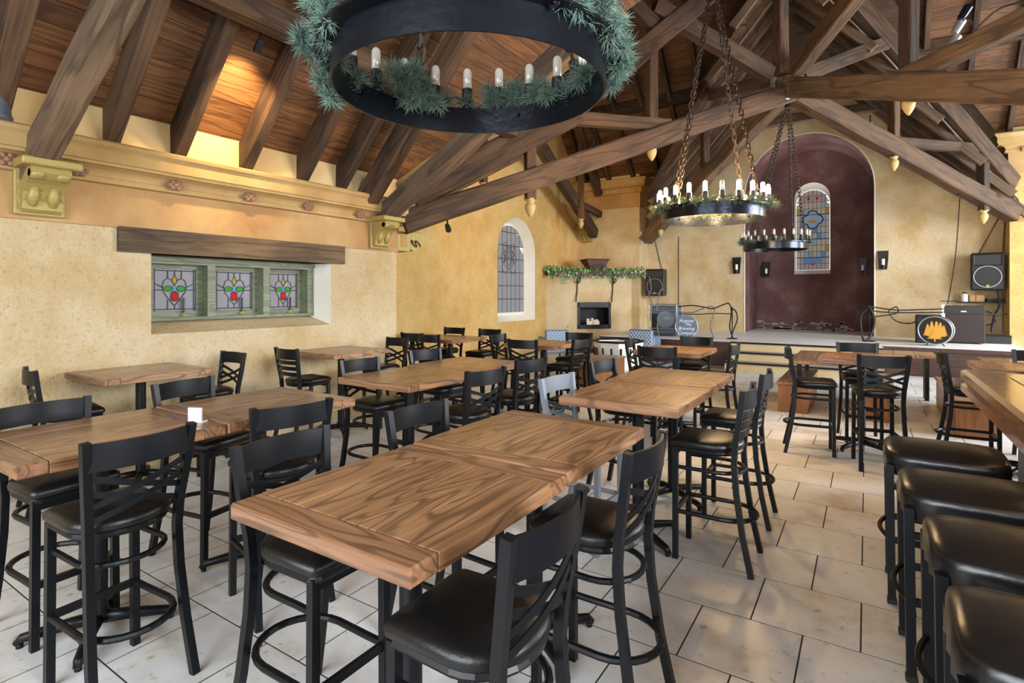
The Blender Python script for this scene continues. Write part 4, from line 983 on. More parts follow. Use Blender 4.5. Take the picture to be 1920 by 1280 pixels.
def chandelier(c, label, top, lit, sprigs, ndl, nmat, bare=(), seed=1, fairy=0):
    random.seed(seed)
    c = Vector(c); t = empty('ring_chandelier', c, label, 'chandelier', 'iron ring chandeliers on chains')
    R, Hh, W_ = .6, .14, .075
    MB().lathe([(R, 0), (R + .008, 0), (R + .008, Hh - .012), (R + W_, Hh - .012), (R + W_, Hh), (R, Hh), (R, 0)], 72, c).build('ring', M['iron'], t, 2)
    NBU = 22; tp = Vector(top)
    for k in range(NBU):
        a = 2 * PI * (k + .5) / NBU + .107
        p = c + Vector(((R + .035) * math.cos(a), (R + .035) * math.sin(a), Hh))
        s = MB().lathe([(0, 0), (.03, 0), (.034, .012), (.02, .028), (.02, .036), (.031, .05), (.031, .115), (.026, .12), (0, .12)], 12, p).build('candle_socket', M['socket'], t, 2)
        on = lit and k not in bare
        MB().lathe([(.014, .115), (.024, .126), (.024, .212), (.019, .228), (.009, .236), (0, .238)], 12, p).build('bulb', M['bulb_on'] if on else M['bulb_off'], s, True)
    for k in range(4):
        a = PI / 4 + k * PI / 2 + .35
        p = c + Vector(((R + .04) * math.cos(a), (R + .04) * math.sin(a), Hh))
        chain_mesh(p, tp + Vector((math.cos(a), math.sin(a), 0)) * .03).build('chain', M['chain'] if lit is not None else M['iron'], t)
        MB().tube([p + Vector((.02 * math.cos(2 * PI * i / 8), 0, .0 + .025 * math.sin(2 * PI * i / 8))) for i in range(8)], .007, 5, True).build('eye_bolt', M['iron'], t)
    for k in range(8):
        a = 2 * PI * k / 8 + .2; p = c + Vector(((R - .004) * math.cos(a), (R - .004) * math.sin(a), Hh - .05))
        MB().lathe([(0, -.012), (.014, -.012), (.014, .01), (0, .01)], 6, p, Matrix.Rotation(PI / 2, 3, (-math.sin(a), math.cos(a), 0))).build('bolt', M['iron'], t)
    g = MB(); tw = MB(); pts = []
    for k in range(sprigs):
        a = 2 * PI * k / sprigs + random.uniform(-.05, .05)
        if any(lo < (a % (2 * PI)) < hi for lo, hi in GAP.get(seed, ())): continue
        rr_ = R + (random.uniform(.0, .06) if seed == 1 else random.uniform(-.06, .12)); z = Hh + random.uniform(.0, .05); p = c + Vector((rr_ * math.cos(a), rr_ * math.sin(a), z)); pts.append(p)
        needles(g, p, ndl, .055, .085)
    for (ad, rr_, z, sp, cnt) in CLUMP.get(seed, ()):
        for q in range(cnt):
            a = math.radians(ad); p = c + Vector((rr_ * math.cos(a), rr_ * math.sin(a), Hh + z)) + Vector([random.gauss(0, sp) for _ in range(3)]); needles(g, p, ndl, .055, .085)
    for k in range(len(pts) - 1):
        if (pts[k + 1] - pts[k]).length < .5: tw.tube([pts[k], (pts[k] + pts[k + 1]) / 2 + Vector((0, 0, .02)), pts[k + 1]], .005, 4)
    tag(g.build('garland', nmat, t), kind='stuff'); tag(tw.build('twig', M['twig'], t), kind='stuff')
    for k in range(fairy):
        a = 2 * PI * k / fairy + .1
        MB().lathe([(0, -.008), (.008, 0), (0, .008)], 6, c + Vector(((R + .09) * math.cos(a), (R + .09) * math.sin(a), Hh + .03))).build('fairy_light', M['fairy'], t)
    MB().lathe([(0, 0), (.06, 0), (.05, .03), (.02, .05), (0, .05)], 12, tp).build('canopy', M['iron'], t)
    return t
CLUMP = {1: ((170, .50, .08, .035, 10), (162, .53, .03, .035, 8), (152, .56, .0, .025, 5), (114, .60, .05, .03, 6), (104, .61, .07, .025, 4), (92, .60, .05, .03, 5), (72, .60, .04, .03, 5), (58, .60, .04, .03, 4), (213, .69, .09, .03, 5), (222, .69, .04, .03, 5), (206, .69, -.04, .025, 4), (200, .665, -.09, .025, 4), (33, .68, .03, .035, 6), (22, .68, .05, .035, 6), (44, .68, -.01, .03, 5), (248, .66, .07, .03, 5), (345, .66, .07, .03, 5), (2, .67, .06, .03, 5))}
GAP = {1: ((4.5, 5.8),), 2: (), 3: ((5.2, 6.2), (0, .3))}
chandelier((-1.517, 1.997, 2.66), 'large iron ring chandelier overhead, dressed with pine garland, bulbs unlit', (-1.517, 1.9, 4.85), False, 52, 150, M['pine'], seed=1)
chandelier((-1.60, 7.02, 2.655), 'glowing iron ring chandelier with pine garland and lit bulbs', (-1.62, 7.15, 5.6), True, 100, 90, M['pine_warm_lit'], bare=(17,), seed=2, fairy=14)
chandelier((-1.60, 12.5, 2.66), 'small far iron ring chandelier hanging before the maroon alcove', (-1.30, 11.95, 5.42), False, 70, 60, M['pine'], seed=3)
for a in range(3):
    aa = a * 2.1 + .5
    lamp('POINT', 'chandelier_glow', (-1.60 + .45 * math.cos(aa), 7.02 + .45 * math.sin(aa), 3.02), None, 105, (1, .64, .30), shadow_soft_size=.12)
MB_ = MB().lathe([(0, 0), (.13, 0), (.13, .02), (0, .03)], 20, (-1.36, 11.75, 5.47)); tag(MB_.build('ceiling_disc', M['white']), 'white disc fitting under the truss hub', 'ceiling fitting')

# ------------------------------------------------------------------ fireplace, mantel, candles
F0, F1 = Vector((XT, 14.95, 0)), Vector((-6.43, YB, 0)); fd = (F1 - F0).normalized(); fn = Vector((fd.y, -fd.x, 0)); FL = (F1 - F0).length
def fp(u, z, o=0.0): p = F0 + fd * u + fn * o; return Vector((p.x, p.y, z))
fire = empty('fireplace', F0 + fd * FL / 2, 'plastered corner fireplace with a black framed firebox', 'fireplace')
U0, U1, ZB0, ZB1 = 1.06, 2.16, .66, 1.47
bk = Vector((XT, YB, 0))
m = MB(); m.poly([fp(0, 0), fp(FL, 0), fp(FL, 2.33), fp(0, 2.33)], [[fp(U0, ZB0), fp(U1, ZB0), fp(U1, ZB1), fp(U0, ZB1)]])
m.add([fp(0, 2.33), fp(FL, 2.33), bk + Vector((0, 0, 2.33))], [(0, 1, 2)]); m.build('breast', M['wall'], fire)
b_ = MB(); q = [fp(U0, ZB0), fp(U1, ZB0), fp(U1, ZB1), fp(U0, ZB1)]; qi = [p - fn * .5 for p in q]
b_.add(q + qi, [(0, 1, 5, 4), (1, 2, 6, 5), (2, 3, 7, 6), (3, 0, 4, 7), (4, 5, 6, 7)]); b_.build('firebox', M['soot'], fire)
f_ = MB(); 
for (a, b, c_, d_) in ((U0 - .02, U1 + .02, ZB0 - .02, ZB0 + .11), (U0 - .02, U1 + .02, ZB1 - .15, ZB1 + .02), (U0 - .02, U0 + .06, ZB0, ZB1), (U1 - .06, U1 + .02, ZB0, ZB1)):
    f_.add([fp(a, c_, .03), fp(b, c_, .03), fp(b, d_, .03), fp(a, d_, .03), fp(a, c_, -.02), fp(b, c_, -.02), fp(b, d_, -.02), fp(a, d_, -.02)], [(0, 1, 2, 3), (0, 4, 5, 1), (1, 5, 6, 2), (2, 6, 7, 3), (3, 7, 4, 0)])
f_.build('surround', M['steel'], fire)
ms = empty('mantel_shelf', fp(1.5, 2.33), 'dark wooden mantel shelf on scrolled iron brackets', 'shelf')
m = MB(); A_, B_2 = -.05, FL + .42
m.prism([fp(A_, 2.33, -.02), fp(B_2, 2.33, -.02), fp(B_2, 2.33, .3), fp(A_, 2.33, .3)], (0, 0, .14)); m.build('board', M['mantel'], ms)
for u in (1.02, 2.24):
    k_ = MB(); k_.tube([fp(u, 2.33, .05), fp(u, 1.85, .03), fp(u - .04, 1.62, .05), fp(u - .08, 1.5, .12)], .018, 6)
    k_.tube([fp(u + .01 + .05 * math.cos(a_ * .5), 2.18 + .09 * math.sin(a_ * .5), .12 + .05 * math.cos(a_)) for a_ in range(14)], .014, 6)
    k_.tube([fp(u, 2.32, .26), fp(u, 2.2, .2), fp(u, 2.05, .04)], .014, 6); k_.build('bracket', M['iron'], ms)
iv = MB(); iv2 = MB(); iv3 = MB(); random.seed(5)
for k in range(900):
    u = random.uniform(-.1, B_2 - .1); z = 2.47 + abs(random.gauss(0, .07)) - (.16 if random.random() < .18 else 0); o = random.uniform(.02, .34)
    if z < 2.46: o = random.uniform(.31, .36)
    p = fp(u, z, o); nrm = Vector((random.gauss(0, 1), random.gauss(0, 1) - .6, random.gauss(0, 1) + .4)).normalized(); a = nrm.cross(Vector((0, 0, 1))).normalized(); b = nrm.cross(a); s = random.uniform(.045, .08)
    (iv if k % 3 == 0 else iv2 if k % 3 == 1 else iv3).add([p - a * s * .2, p + b * s * .7 - a * s * .6, p + b * s * 1.5, p + b * s * .7 + a * s * .6, p + nrm * .008], [(0, 1, 4), (1, 2, 4), (2, 3, 4), (3, 0, 4)])
for k in range(60):
    p = fp(.42 + random.gauss(0, .05), 2.42 - random.random() * .34, .36); iv2.add([p, p + Vector((.03, 0, .02)), p + Vector((.0, .0, -.05)), p + Vector((-.03, 0, .02))], [(0, 1, 2, 3)])
ig = empty('ivy_garland', fp(1.5, 2.47), 'green and white artificial ivy lying along the mantel shelf', 'garland', None, 0, 'stuff')
tag(iv.build('leaves', M['leaf'], ig), kind='stuff'); tag(iv2.build('pale_leaves', M['leaf_pale'], ig), kind='stuff'); tag(iv3.build('dark_leaves', M['leaf_dark'], ig), kind='stuff')
pt_ = empty('planter', fp(1.63, 2.47, .1), 'brown square planter tapering down, among the ivy on the mantel', 'planter')
m = MB(); lo = [fp(1.42, 2.5, .2), fp(1.84, 2.5, .2), fp(1.84, 2.5, -.12), fp(1.42, 2.5, -.12)]; hi = [fp(1.24, 2.84, .3), fp(2.0, 2.84, .3), fp(2.0, 2.84, -.3), fp(1.24, 2.84, -.3)]
m.add(lo + hi, [(3, 2, 1, 0)] + [(k, (k + 1) % 4, 4 + (k + 1) % 4, 4 + k) for k in range(4)]); m.build('bowl', M['pot'], pt_)
MB().tube([p + Vector((0, 0, .005)) for p in hi], .02, 6, True).build('rim', M['pot'], pt_)
MB().add([p - Vector((0, 0, .05)) for p in hi], [(0, 1, 2, 3)]).build('soil', M['twig'], pt_)
MB().prism(lo, (0, 0, -.03)).build('foot', M['pot'], pt_)
wh = empty('wagon_wheel', fp(1.63, 2.45, .36), 'small dark wagon wheel leaning on the mantel in front of the planter', 'wheel ornament')
wc_ = fp(1.66, 2.50, .37); MB().tube([wc_ + fd * .26 * math.cos(2 * PI * k / 24) + Vector((0, 0, .17 * math.sin(2 * PI * k / 24))) for k in range(24)], .014, 6, True).build('rim', M['mantel'], wh)
for k in range(5):
    a = PI * k / 5; v = fd * .26 * math.cos(a) + Vector((0, 0, .17 * math.sin(a))); MB().tube([wc_ - v, wc_ + v], .007, 5).build('spoke', M['mantel'], wh)
for k, (u, h, r_) in enumerate(((1.42, .30, .05), (1.52, .22, .055), (1.60, .31, .05), (1.66, .25, .06), (1.74, .27, .05), (1.80, .22, .05))):
    p = fp(u, ZB0 + .002, -.07 - .04 * (k % 3)); lb = ['leftmost', 'second', 'tall third', 'fourth', 'fifth', 'rightmost'][k]
    cnd = empty('pillar_candle', p, lb + ' cream pillar candle of the cluster standing in the firebox', 'candle', 'pillar candles in the firebox')
    MB().lathe([(0, 0), (r_, 0), (r_, h), (r_ * .8, h - .01), (0, h - .015)], 14, p).build('wax', M['candle'], cnd, 2)
    MB().tube([p + Vector((0, 0, h - .02)), p + Vector((0, .004, h + .02))], .004, 5).build('wick', M['steel'], cnd)
o = MB().lathe([(0, 0), (.03, 0), (.03, .02), (0, .02)], 10, fp(.72, .72, .0), Matrix.Rotation(PI / 2, 3, fd)).build('gas_valve', M['gold']); tag(o, 'small round brass gas valve on the fireplace plaster, left of the firebox', 'valve')

# ------------------------------------------------------------------ white tub, quilted chairs
tub = empty('slotted_tub', (-4.95, 12.3, 0), 'white octagonal tub with dark slots and a black rim, before the fireplace', 'tub')
def octo(r, z): return [(-4.95 + r * math.cos(PI / 8 + k * PI / 4), 12.3 + r * math.sin(PI / 8 + k * PI / 4), z) for k in range(8)]
m = MB(); A8, B8 = octo(.52, .0), octo(.58, .62); m.add(A8 + B8, [(k, (k + 1) % 8, 8 + (k + 1) % 8, 8 + k) for k in range(8)]); m.build('side_wall', M['white'], tub)
MB().tube(octo(.59, .64), .025, 6, True).build('rim', M['steel'], tub); MB().add(octo(.57, .6), [tuple(range(8))]).build('top', M['white'], tub)
for k in range(16):
    a = 2 * PI * k / 16 + .1
    MB().tube([(-4.95 + r_ * math.cos(a), 12.3 + r_ * math.sin(a), z) for r_, z in ((.575, .50), (.562, .40), (.55, .30))], .022, 6).build('slot', M['steel'], tub)
def quilted(loc, rz, lb):
    t = empty('quilted_chair', loc, lb, 'chair', 'blue quilted tub chairs', rz); b0 = BASE[t.name]; BASE[t.name] = Vector()
    MB().rbox((-.3, -.3, .3), (.3, .3, .46), .03).build('seat', M['quilt'], t)
    MB().rbox((-.34, -.3, .3), (-.24, .3, .88), .03).build('backrest', M['quilt'], t)
    for s in (-1, 1): MB().rbox((-.3, s * .3 - .04, .3), (.2, s * .3 + .04, .7), .03).build('arm', M['quilt'], t)
    q = MB()
    for k in range(-8, 9):
        for s in (-1, 1):
            P_ = [(-.345, y_, .40 + (y_ - k * .08) * s * 1.25 + .24) for y_ in [-.28 + .56 * i / 28 for i in range(29)]]
            P_ = [p for p in P_ if .36 < p[2] < .85]
            if len(P_) > 1: q.tube([P_[0], P_[-1]], .010, 4)
    q.build('quilting', M['quilt_seam'], t)
    for sx in (-.25, .2):
        for sy in (-.25, .25): MB().tube([(sx, sy, 0), (sx, sy, .31)], .018, 6).build('leg', M['steel'], t)
    BASE[t.name] = b0
quilted((-4.66, 13.35, 0), PI / 2, 'blue chair with a diamond quilted back in front of the stage, beside the amplifier')
quilted((-6.55, 12.0, 0), 2.4, 'blue quilted tub chair under the firebox, behind the fireplace table')

# ------------------------------------------------------------------ stage gear
def pa_speaker(loc, rz, lb, w=.6, h=.86, d=.42, tilt=0):
    t = empty('loudspeaker', loc, lb, 'loudspeaker', 'black loudspeakers hung beside the stage', rz); b0 = BASE[t.name]; BASE[t.name] = Vector()
    MB().rbox((-w / 2, -d / 2, 0), (w / 2, d / 2, h), .03).build('cabinet', M['black'], t)
    y = -d / 2
    f = MB(); a = [(-w * .4, y - .005, h * .68), (w * .4, y - .005, h * .68), (w * .4, y - .005, h * .94), (-w * .4, y - .005, h * .94)]; b = [(-w * .2, y + .09, h * .76), (w * .2, y + .09, h * .76), (w * .2, y + .09, h * .86), (-w * .2, y + .09, h * .86)]
    f.add(a + b, [(0, 1, 5, 4), (1, 2, 6, 5), (2, 3, 7, 6), (3, 0, 4, 7), (4, 5, 6, 7)]); f.build('horn', M['steel'], t)
    MB().tube([(w * .42 * sx_, y - .006, h * zz) for sx_, zz in ((-1, .66), (1, .66), (1, .955), (-1, .955))], .008, 5, True).build('horn_rim', M['iron'], t)
    RX = Matrix.Rotation(PI / 2, 3, 'X')
    MB().lathe([(0, .0), (.06, .006), (.2, .0), (w * .40, .0), (w * .40, .016), (0, .016)], 28, (0, y - .004, h * .36), RX).build('grille', M['speaker_grille'], t, 2)
    MB().tube([(w * .41 * math.cos(2 * PI * k / 28), y - .02, h * .36 + w * .41 * math.sin(2 * PI * k / 28)) for k in range(28)], .006, 5, True).build('grille_ring', M['silver'], t)
    MB().lathe([(0, 0), (.032, 0), (.032, .02), (0, .02)], 12, (0, y - .012, h * .36 - w * .35), RX).build('badge', M['gold'], t)
    BASE[t.name] = b0; return t
pa_speaker((-5.72, 17.42, 1.69), .12, 'black loudspeaker hanging left of the stage, beside the plaster pier')
pa_speaker((2.45, 17.4, 1.84), -.10, 'black loudspeaker hanging on chains at the right of the stage', w=.62, h=.90)
for p, q_, lb in (((2.3, 17.4, 2.74), (2.66, 17.2, 3.62), 'thin chain from the truss to the left top of the right loudspeaker'), ((2.74, 17.4, 2.74), (2.76, 17.2, 3.6), 'thin chain from the truss to the right top of the right loudspeaker'),
                  ((-5.55, 17.42, 2.55), (-5.75, 17.3, 3.6), 'thin chain holding up the left loudspeaker')):
    tag(chain_mesh(p, q_, .09, .008, .02).build('hanging_chain', M['chain']), lb, 'chain')
# rack of an amplifier at stage left
ra = empty('amplifier', (-4.72, 15.1, ZST), 'blue grey amplifier in a wire rack at the left of the stage', 'amplifier')
MB().rbox((-5.06, 15.0, ZST + .02), (-4.36, 15.45, ZST + .82), .02).build('cabinet', M['amp'], ra)
MB().lathe([(0, .04), (.08, .03), (.2, 0), (.235, .0), (.235, .014), (0, .014)], 24, (-4.66, 14.995, ZST + .45), Matrix.Rotation(PI / 2, 3, 'X')).build('speaker_cone', M['amp_cone'], ra, 2)
MB().bb((-5.04, 14.985, ZST + .15), (-4.88, 15.0, ZST + .6)).build('side_panel', M['black'], ra)
for k, (dx, dy) in enumerate(((-.39, -.13), (.38, -.13), (-.39, .38), (.38, .38))): MB().tube([(-4.71 + dx, 15.05 + dy, ZST), (-4.71 + dx, 15.05 + dy, ZST + .86)], .016, 6).build('rack_post', M['silver'], ra)
for z in (.12, .2, .70, .86): MB().tube([(-5.1, 14.92, ZST + z), (-4.33, 14.92, ZST + z), (-4.33, 15.43, ZST + z), (-5.1, 15.43, ZST + z)], .014, 6, True).build('rack_bar', M['silver'], ra)
# round blue sign
FONT = bpy.data.fonts.new if False else None
def text_obj(name, body, loc, rot, size, mat, parent, shear=0., depth=.004):
    cu = bpy.data.curves.new(name, 'FONT'); cu.body = body; cu.size = size; cu.shear = shear; cu.align_x = 'CENTER'; cu.align_y = 'CENTER'; cu.extrude = depth
    o = bpy.data.objects.new(name, cu); COL.objects.link(o); dg = bpy.context.evaluated_depsgraph_get(); dg.update()
    me = bpy.data.meshes.new_from_object(o.evaluated_get(dg)); bpy.data.objects.remove(o); me.materials.clear(); me.materials.append(mat)
    o = bpy.data.objects.new(name, me); COL.objects.link(o); o.parent = parent
    o.matrix_local = Matrix.Translation(Vector(loc) - BASE[parent.name]) @ rot.to_4x4(); BASE[o.name] = BASE[parent.name]; return o
sg = empty('round_sign', (-4.02, 14.75, ZST), 'round slate blue sign with white script lettering, standing at the stage edge', 'sign')
face = Matrix.Rotation(.22, 3, 'Z') @ Matrix.Rotation(PI / 2, 3, 'X')
sc_ = Vector((-4.02, 14.75, ZST + .29))
MB().lathe([(0, -.02), (.285, -.02), (.285, .02), (0, .02)], 36, sc_, face).build('disc', M['sign_blue'], sg, 2)
MB().tube([sc_ + face @ Vector((.285 * math.cos(2 * PI * k / 36), .285 * math.sin(2 * PI * k / 36), .01)) for k in range(36)], .016, 6, True).build('rim', M['silver'], sg)
for k, (w_, dx, dz, s_z) in enumerate((('Arguna', -.01, .15, .125), ('Pin', .05, .05, .115), ('Brewing', -.01, -.055, .125), ('Company', 0, -.175, .12))):
    text_obj('lettering', w_, sc_ + face @ Vector((dx, dz, .024)), face, s_z, M['paint_white'], sg, .35)
MB().bb((-4.12, 14.78, ZST), (-3.92, 14.9, ZST + .03)).build('stand', M['steel'], sg)
# black drum style sign with gold pines
ds = empty('round_sign', (1.27, 15.35, ZST), 'round black sign with a cluster of golden pine trees, silver rimmed', 'sign')
face = Matrix.Rotation(-.28, 3, 'Z') @ Matrix.Rotation(PI / 2, 3, 'X'); dc = Vector((1.27, 15.3, ZST + .345))
MB().lathe([(0, -.24), (.30, -.24), (.30, .0), (0, .0)], 40, dc, face).build('drum', M['black'], ds, 2)
for dz in (0, -.2): MB().tube([dc + face @ Vector((.305 * math.cos(2 * PI * k / 40), .305 * math.sin(2 * PI * k / 40), dz)) for k in range(40)], .014, 6, True).build('hoop', M['silver'], ds)
def pine2d(cx, base, h, w):
    L_ = []; R_ = []; nt = 5
    for k in range(nt):
        z0_ = base + h * k / nt; ww = w * (1 - k / (nt + .4))
        L_ += [(cx - ww, z0_), (cx - ww * .55, z0_ + h / nt * .8)]; R_ += [(cx + ww, z0_), (cx + ww * .55, z0_ + h / nt * .8)]
    return L_ + [(cx, base + h)] + R_[::-1]
for i_, (cx_, bs, h_, w_) in enumerate(((-.13, -.12, .26, .09), (-.055, -.13, .33, .10), (.03, -.14, .345, .11), (.10, -.13, .31, .10), (.16, -.11, .23, .075), (0, -.19, .2, .15))):
    P_ = [dc + face @ Vector((a, b, .004 + .0015 * i_)) for a, b in pine2d(cx_, bs, h_, w_)]
    MB().prism(P_, face @ Vector((0, 0, .003))).build('pine_emblem', M['paint_gold'], ds)
MB().prism([dc + face @ Vector((a, b, .004)) for a, b in ((-.012, -.25), (.012, -.25), (.012, -.15), (-.012, -.15))], face @ Vector((0, 0, .003))).build('pine_trunk', M['paint_gold'], ds)
for sx in (-.12, .12): MB().tube([(1.27 + sx, 15.32, ZST + .06), (1.27 + sx * 1.4, 15.25, ZST)], .01, 6).build('foot', M['steel'], ds)
ac = empty('amplifier', (1.88, 16.5, ZST), 'tall brown cloth fronted amplifier cabinet at the right of the stage', 'amplifier')
MB().rbox((1.5, 16.3, ZST + .02), (2.27, 16.7, ZST + .88), .02).build('cabinet', M['amp_brown'], ac)
MB().bb((1.52, 16.285, ZST + .70), (2.25, 16.3, ZST + .86)).build('control_panel', M['black'], ac)
MB().bb((1.83, 16.28, ZST + .735), (1.93, 16.287, ZST + .76)).build('badge', M['paint_white'], ac)
for k in range(8):
    MB().lathe([(0, 0), (.012, .004), (0, .012)], 6, (1.56 + .1 * k, 16.282, ZST + .87 if k % 2 else ZST + .05)).build('stud', M['silver'], ac)
for z in (.2, .34, .48, .62): MB().lathe([(0, 0), (.012, .004), (0, .012)], 6, (2.235, 16.29, ZST + z)).build('stud', M['silver'], ac)
MB().bb((1.47, 16.29, ZST + .35), (1.54, 16.31, ZST + .9)).build('corner_strap', M['silver'], ac)
bb_ = empty('equipment_case', (1.2, 16.2, ZST), 'black box behind the golden pine sign', 'case'); MB().rbox((.98, 16.0, ZST), (1.46, 16.4, ZST + .66), .015).build('body', M['black'], bb_); MB().bb((.99, 15.985, ZST + .6), (1.45, 16.0, ZST + .65)).build('panel', M['steel'], bb_)
lc = empty('equipment_case', (2.5, 17.0, ZST), 'low black case on the stage in the right corner', 'case'); MB().rbox((2.28, 16.7, ZST), (2.78, 17.1, ZST + .2), .01).build('body', M['black'], lc); MB().bb((2.28, 16.69, ZST + .17), (2.78, 16.7, ZST + .2)).build('lid', M['steel'], lc)
sh = empty('wall_shelf', (2.35, 17.6, 1.55), 'thin dark shelf below the right loudspeaker', 'shelf')
MB().bb((1.92, 17.45, 1.53), (2.79, YF, 1.56)).build('board', M['steel'], sh); MB().bb((1.6, YF - .03, 1.56), (1.92, YF, 1.575)).build('rail', M['steel'], sh)
MB().tube([(2.0, 17.6, 1.53), (2.0, 17.78, 1.35)], .012, 6).build('bracket', M['white'], sh)
jr = empty('jar', (2.05, 17.6, 1.56), 'white jar with a black lid on the thin shelf', 'jar'); MB().lathe([(0, 0), (.065, 0), (.068, .02), (.068, .17), (.05, .2), (0, .2)], 16, (2.05, 17.6, 1.56)).build('body', M['white'], jr, 2); MB().lathe([(0, .2), (.045, .2), (.045, .235), (0, .235)], 14, (2.05, 17.6, 1.56)).build('lid', M['black'], jr, 2)
for k, (x, w_, lb) in enumerate(((2.20, .11, 'narrow tan box on the thin shelf, beside the jar'), (2.35, .17, 'wide tan box on the thin shelf'))):
    bx = empty('carton', (x, 17.65, 1.56), lb, 'box', 'tan boxes on the thin shelf'); MB().rbox((x - w_ / 2, 17.58, 1.561), (x + w_ / 2, 17.74, 1.73), .006).build('body', M['orange_box'], bx); MB().bb((x - .015, 17.578, 1.57), (x + .015, 17.58, 1.72)).build('tape', M['frieze'], bx)
mx = empty('mixer', (2.6, 17.62, 1.56), 'black mixer with tangled leads on the thin shelf', 'audio mixer'); MB().rbox((2.46, 17.5, 1.561), (2.77, 17.74, 1.63), .01).build('body', M['black'], mx)
for k in range(6): MB().lathe([(0, 0), (.012, 0), (.010, .02), (0, .02)], 8, (2.5 + .045 * k, 17.56, 1.63)).build('knob', M['silver'], mx)
# wall sconces
def sconce(x, y, z, lb, fl_=-1):
    t = empty('wall_sconce', (x, y, z), lb, 'sconce', 'black candle sconces around the alcove')
    w_ = .12; MB().prism([(x - w_, y - .02, z + .25), (x + w_, y - .02, z + .25), (x + w_ * .72, y - .02, z - .25), (x - w_ * .72, y - .02, z - .25)], (0, .015, 0)).build('back_plate', M['steel'], t)
    for s in (-1, 1): MB().prism([(x + s * w_, y - .02, z + .25), (x + s * w_ * .72, y - .02, z - .25), (x + s * w_ * .72, y - .09, z - .25), (x + s * w_ * .95, y - .09, z + .05)], (.006 * -s, 0, 0)).build('side_plate', M['steel'], t)
    MB().bb((x - w_ * .72, y - .1, z - .25), (x + w_ * .72, y - .02, z - .23)).build('tray', M['steel'], t)
    MB().lathe([(0, 0), (.038, 0), (.038, .16), (.03, .155), (0, .15)], 12, (x, y - .065, z - .13)).build('candle', M['candle'], t, 2)
    MB().lathe([(0, 0), (.04, 0), (.04, .1), (0, .1)], 10, (x, y - .065, z - .23)).build('cup', M['steel'], t)
sconce(-3.33, YF, 2.62, 'black candle sconce on the ochre wall left of the alcove'); sconce(.37, YF, 2.66, 'black candle sconce on the ochre wall right of the alcove')
sconce(-2.80, YAL, 2.56, 'black candle sconce inside the maroon alcove, left of the stained glass'); sconce(-.10, YAL, 2.60, 'black candle sconce inside the maroon alcove, right of the stained glass')
# cables
def cable(pts, r, lb, mat='cable', n_=6):
    P_ = [Vector(p) for p in pts]; out = []
    for i in range(len(P_) - 1):
        a, b, c_, d_ = P_[max(i - 1, 0)], P_[i], P_[i + 1], P_[min(i + 2, len(P_) - 1)]
        for k in range(n_):
            u = k / n_; out.append(.5 * ((2 * b) + (c_ - a) * u + (2 * a - 5 * b + 4 * c_ - d_) * u * u + (3 * b - a - 3 * c_ + d_) * u ** 3))
    out.append(P_[-1]); tag(MB().tube(out, r * 1.35, 6).build('cable', M[mat]), lb, 'cable')
y = 15.2
st_ = empty('cable_stand', (-2.9, 14.9, ZST), 'slim black stand with cables looped over it at the top of the stage steps', 'stand')
MB().tube([(-2.9, 14.9, ZST), (-2.9, 14.9, ZST + .82)], .014, 6).build('pole', M['steel'], st_); MB().lathe([(0, 0), (.14, 0), (.12, .02), (.02, .03), (0, .03)], 14, (-2.9, 14.9, ZST)).build('base', M['steel'], st_)
s2_ = empty('cable_stand', (-.35, 16.3, ZST), 'slim black stand with cables in front of the right alcove edge', 'stand')
MB().tube([(.05, 15.9, ZST), (.05, 15.9, ZST + .82)], .016, 6).build('pole', M['steel'], s2_); MB().lathe([(0, 0), (.14, 0), (.12, .02), (.02, .03), (0, .03)], 14, (.05, 15.9, ZST)).build('base', M['steel'], s2_)
cable([(-4.35, y, ZST + .80), (-4.0, y, ZST + .84), (-3.7, y, ZST + .80), (-3.45, y, ZST + .76), (-3.2, y, ZST + .86), (-3.0, 15.0, ZST + .90), (-2.92, 14.9, ZST + .7), (-2.95, 14.85, ZST + .3), (-2.85, 14.8, ZST)], .013, 'black cable arching from the amplifier rack to the stand by the steps')
cable([(-4.4, y, ZST + .66), (-4.0, y, ZST + .64), (-3.75, y, ZST + .74), (-3.5, y, ZST + .82), (-3.4, y, ZST + .7), (-3.48, 15.1, ZST + .3), (-3.38, 15.0, ZST)], .013, 'grey cable drooping from the rack past the round blue sign', 'cable_grey')
cable([(-4.35, y + .05, ZST + .60), (-3.9, y, ZST + .60), (-3.4, y, ZST + .63), (-2.95, 14.95, ZST + .64)], .010, 'thin black lead running straight to the stand by the steps')
cable([(-2.9, 14.9, ZST + .78), (-2.8, 14.85, ZST + .70), (-2.76, 14.8, ZST + .5), (-2.86, 14.8, ZST + .2), (-2.9, 14.75, ZST)], .012, 'black cable looped over the stand by the steps')
cable([(-5.85, 17.15, 2.3), (-5.6, 16.6, 1.9), (-5.2, 15.2, 1.75), (-5.05, 15.0, 1.5), (-5.08, 14.95, 1.0)], .016, 'grey cable dropping from the left loudspeaker to the rack', 'cable_grey')
cable([(-5.4, 17.2, 1.9), (-5.0, 15.6, 1.85), (-4.85, 15.0, 1.65), (-4.9, 14.95, 1.3)], .014, 'grey cable curving under the left loudspeaker', 'cable_grey')
cable([(-4.4, 14.9, 1.2), (-4.7, 14.88, 1.15), (-4.85, 14.88, .9), (-4.8, 14.86, .62)], .014, 'grey cable hanging over the amplifier front', 'cable_grey')
cable([(.02, 15.9, ZST + .85), (.2, 16.1, ZST + .82), (.6, 16.2, ZST + .76), (1.1, 16.2, ZST + .78), (1.5, 16.25, ZST + .8)], .012, 'upper black cable from the right stand to the brown amplifier')
cable([(.0, 15.9, ZST + .78), (.25, 16.1, ZST + .72), (.7, 16.2, ZST + .70), (1.5, 16.27, ZST + .72)], .012, 'lower black cable from the right stand to the brown amplifier')
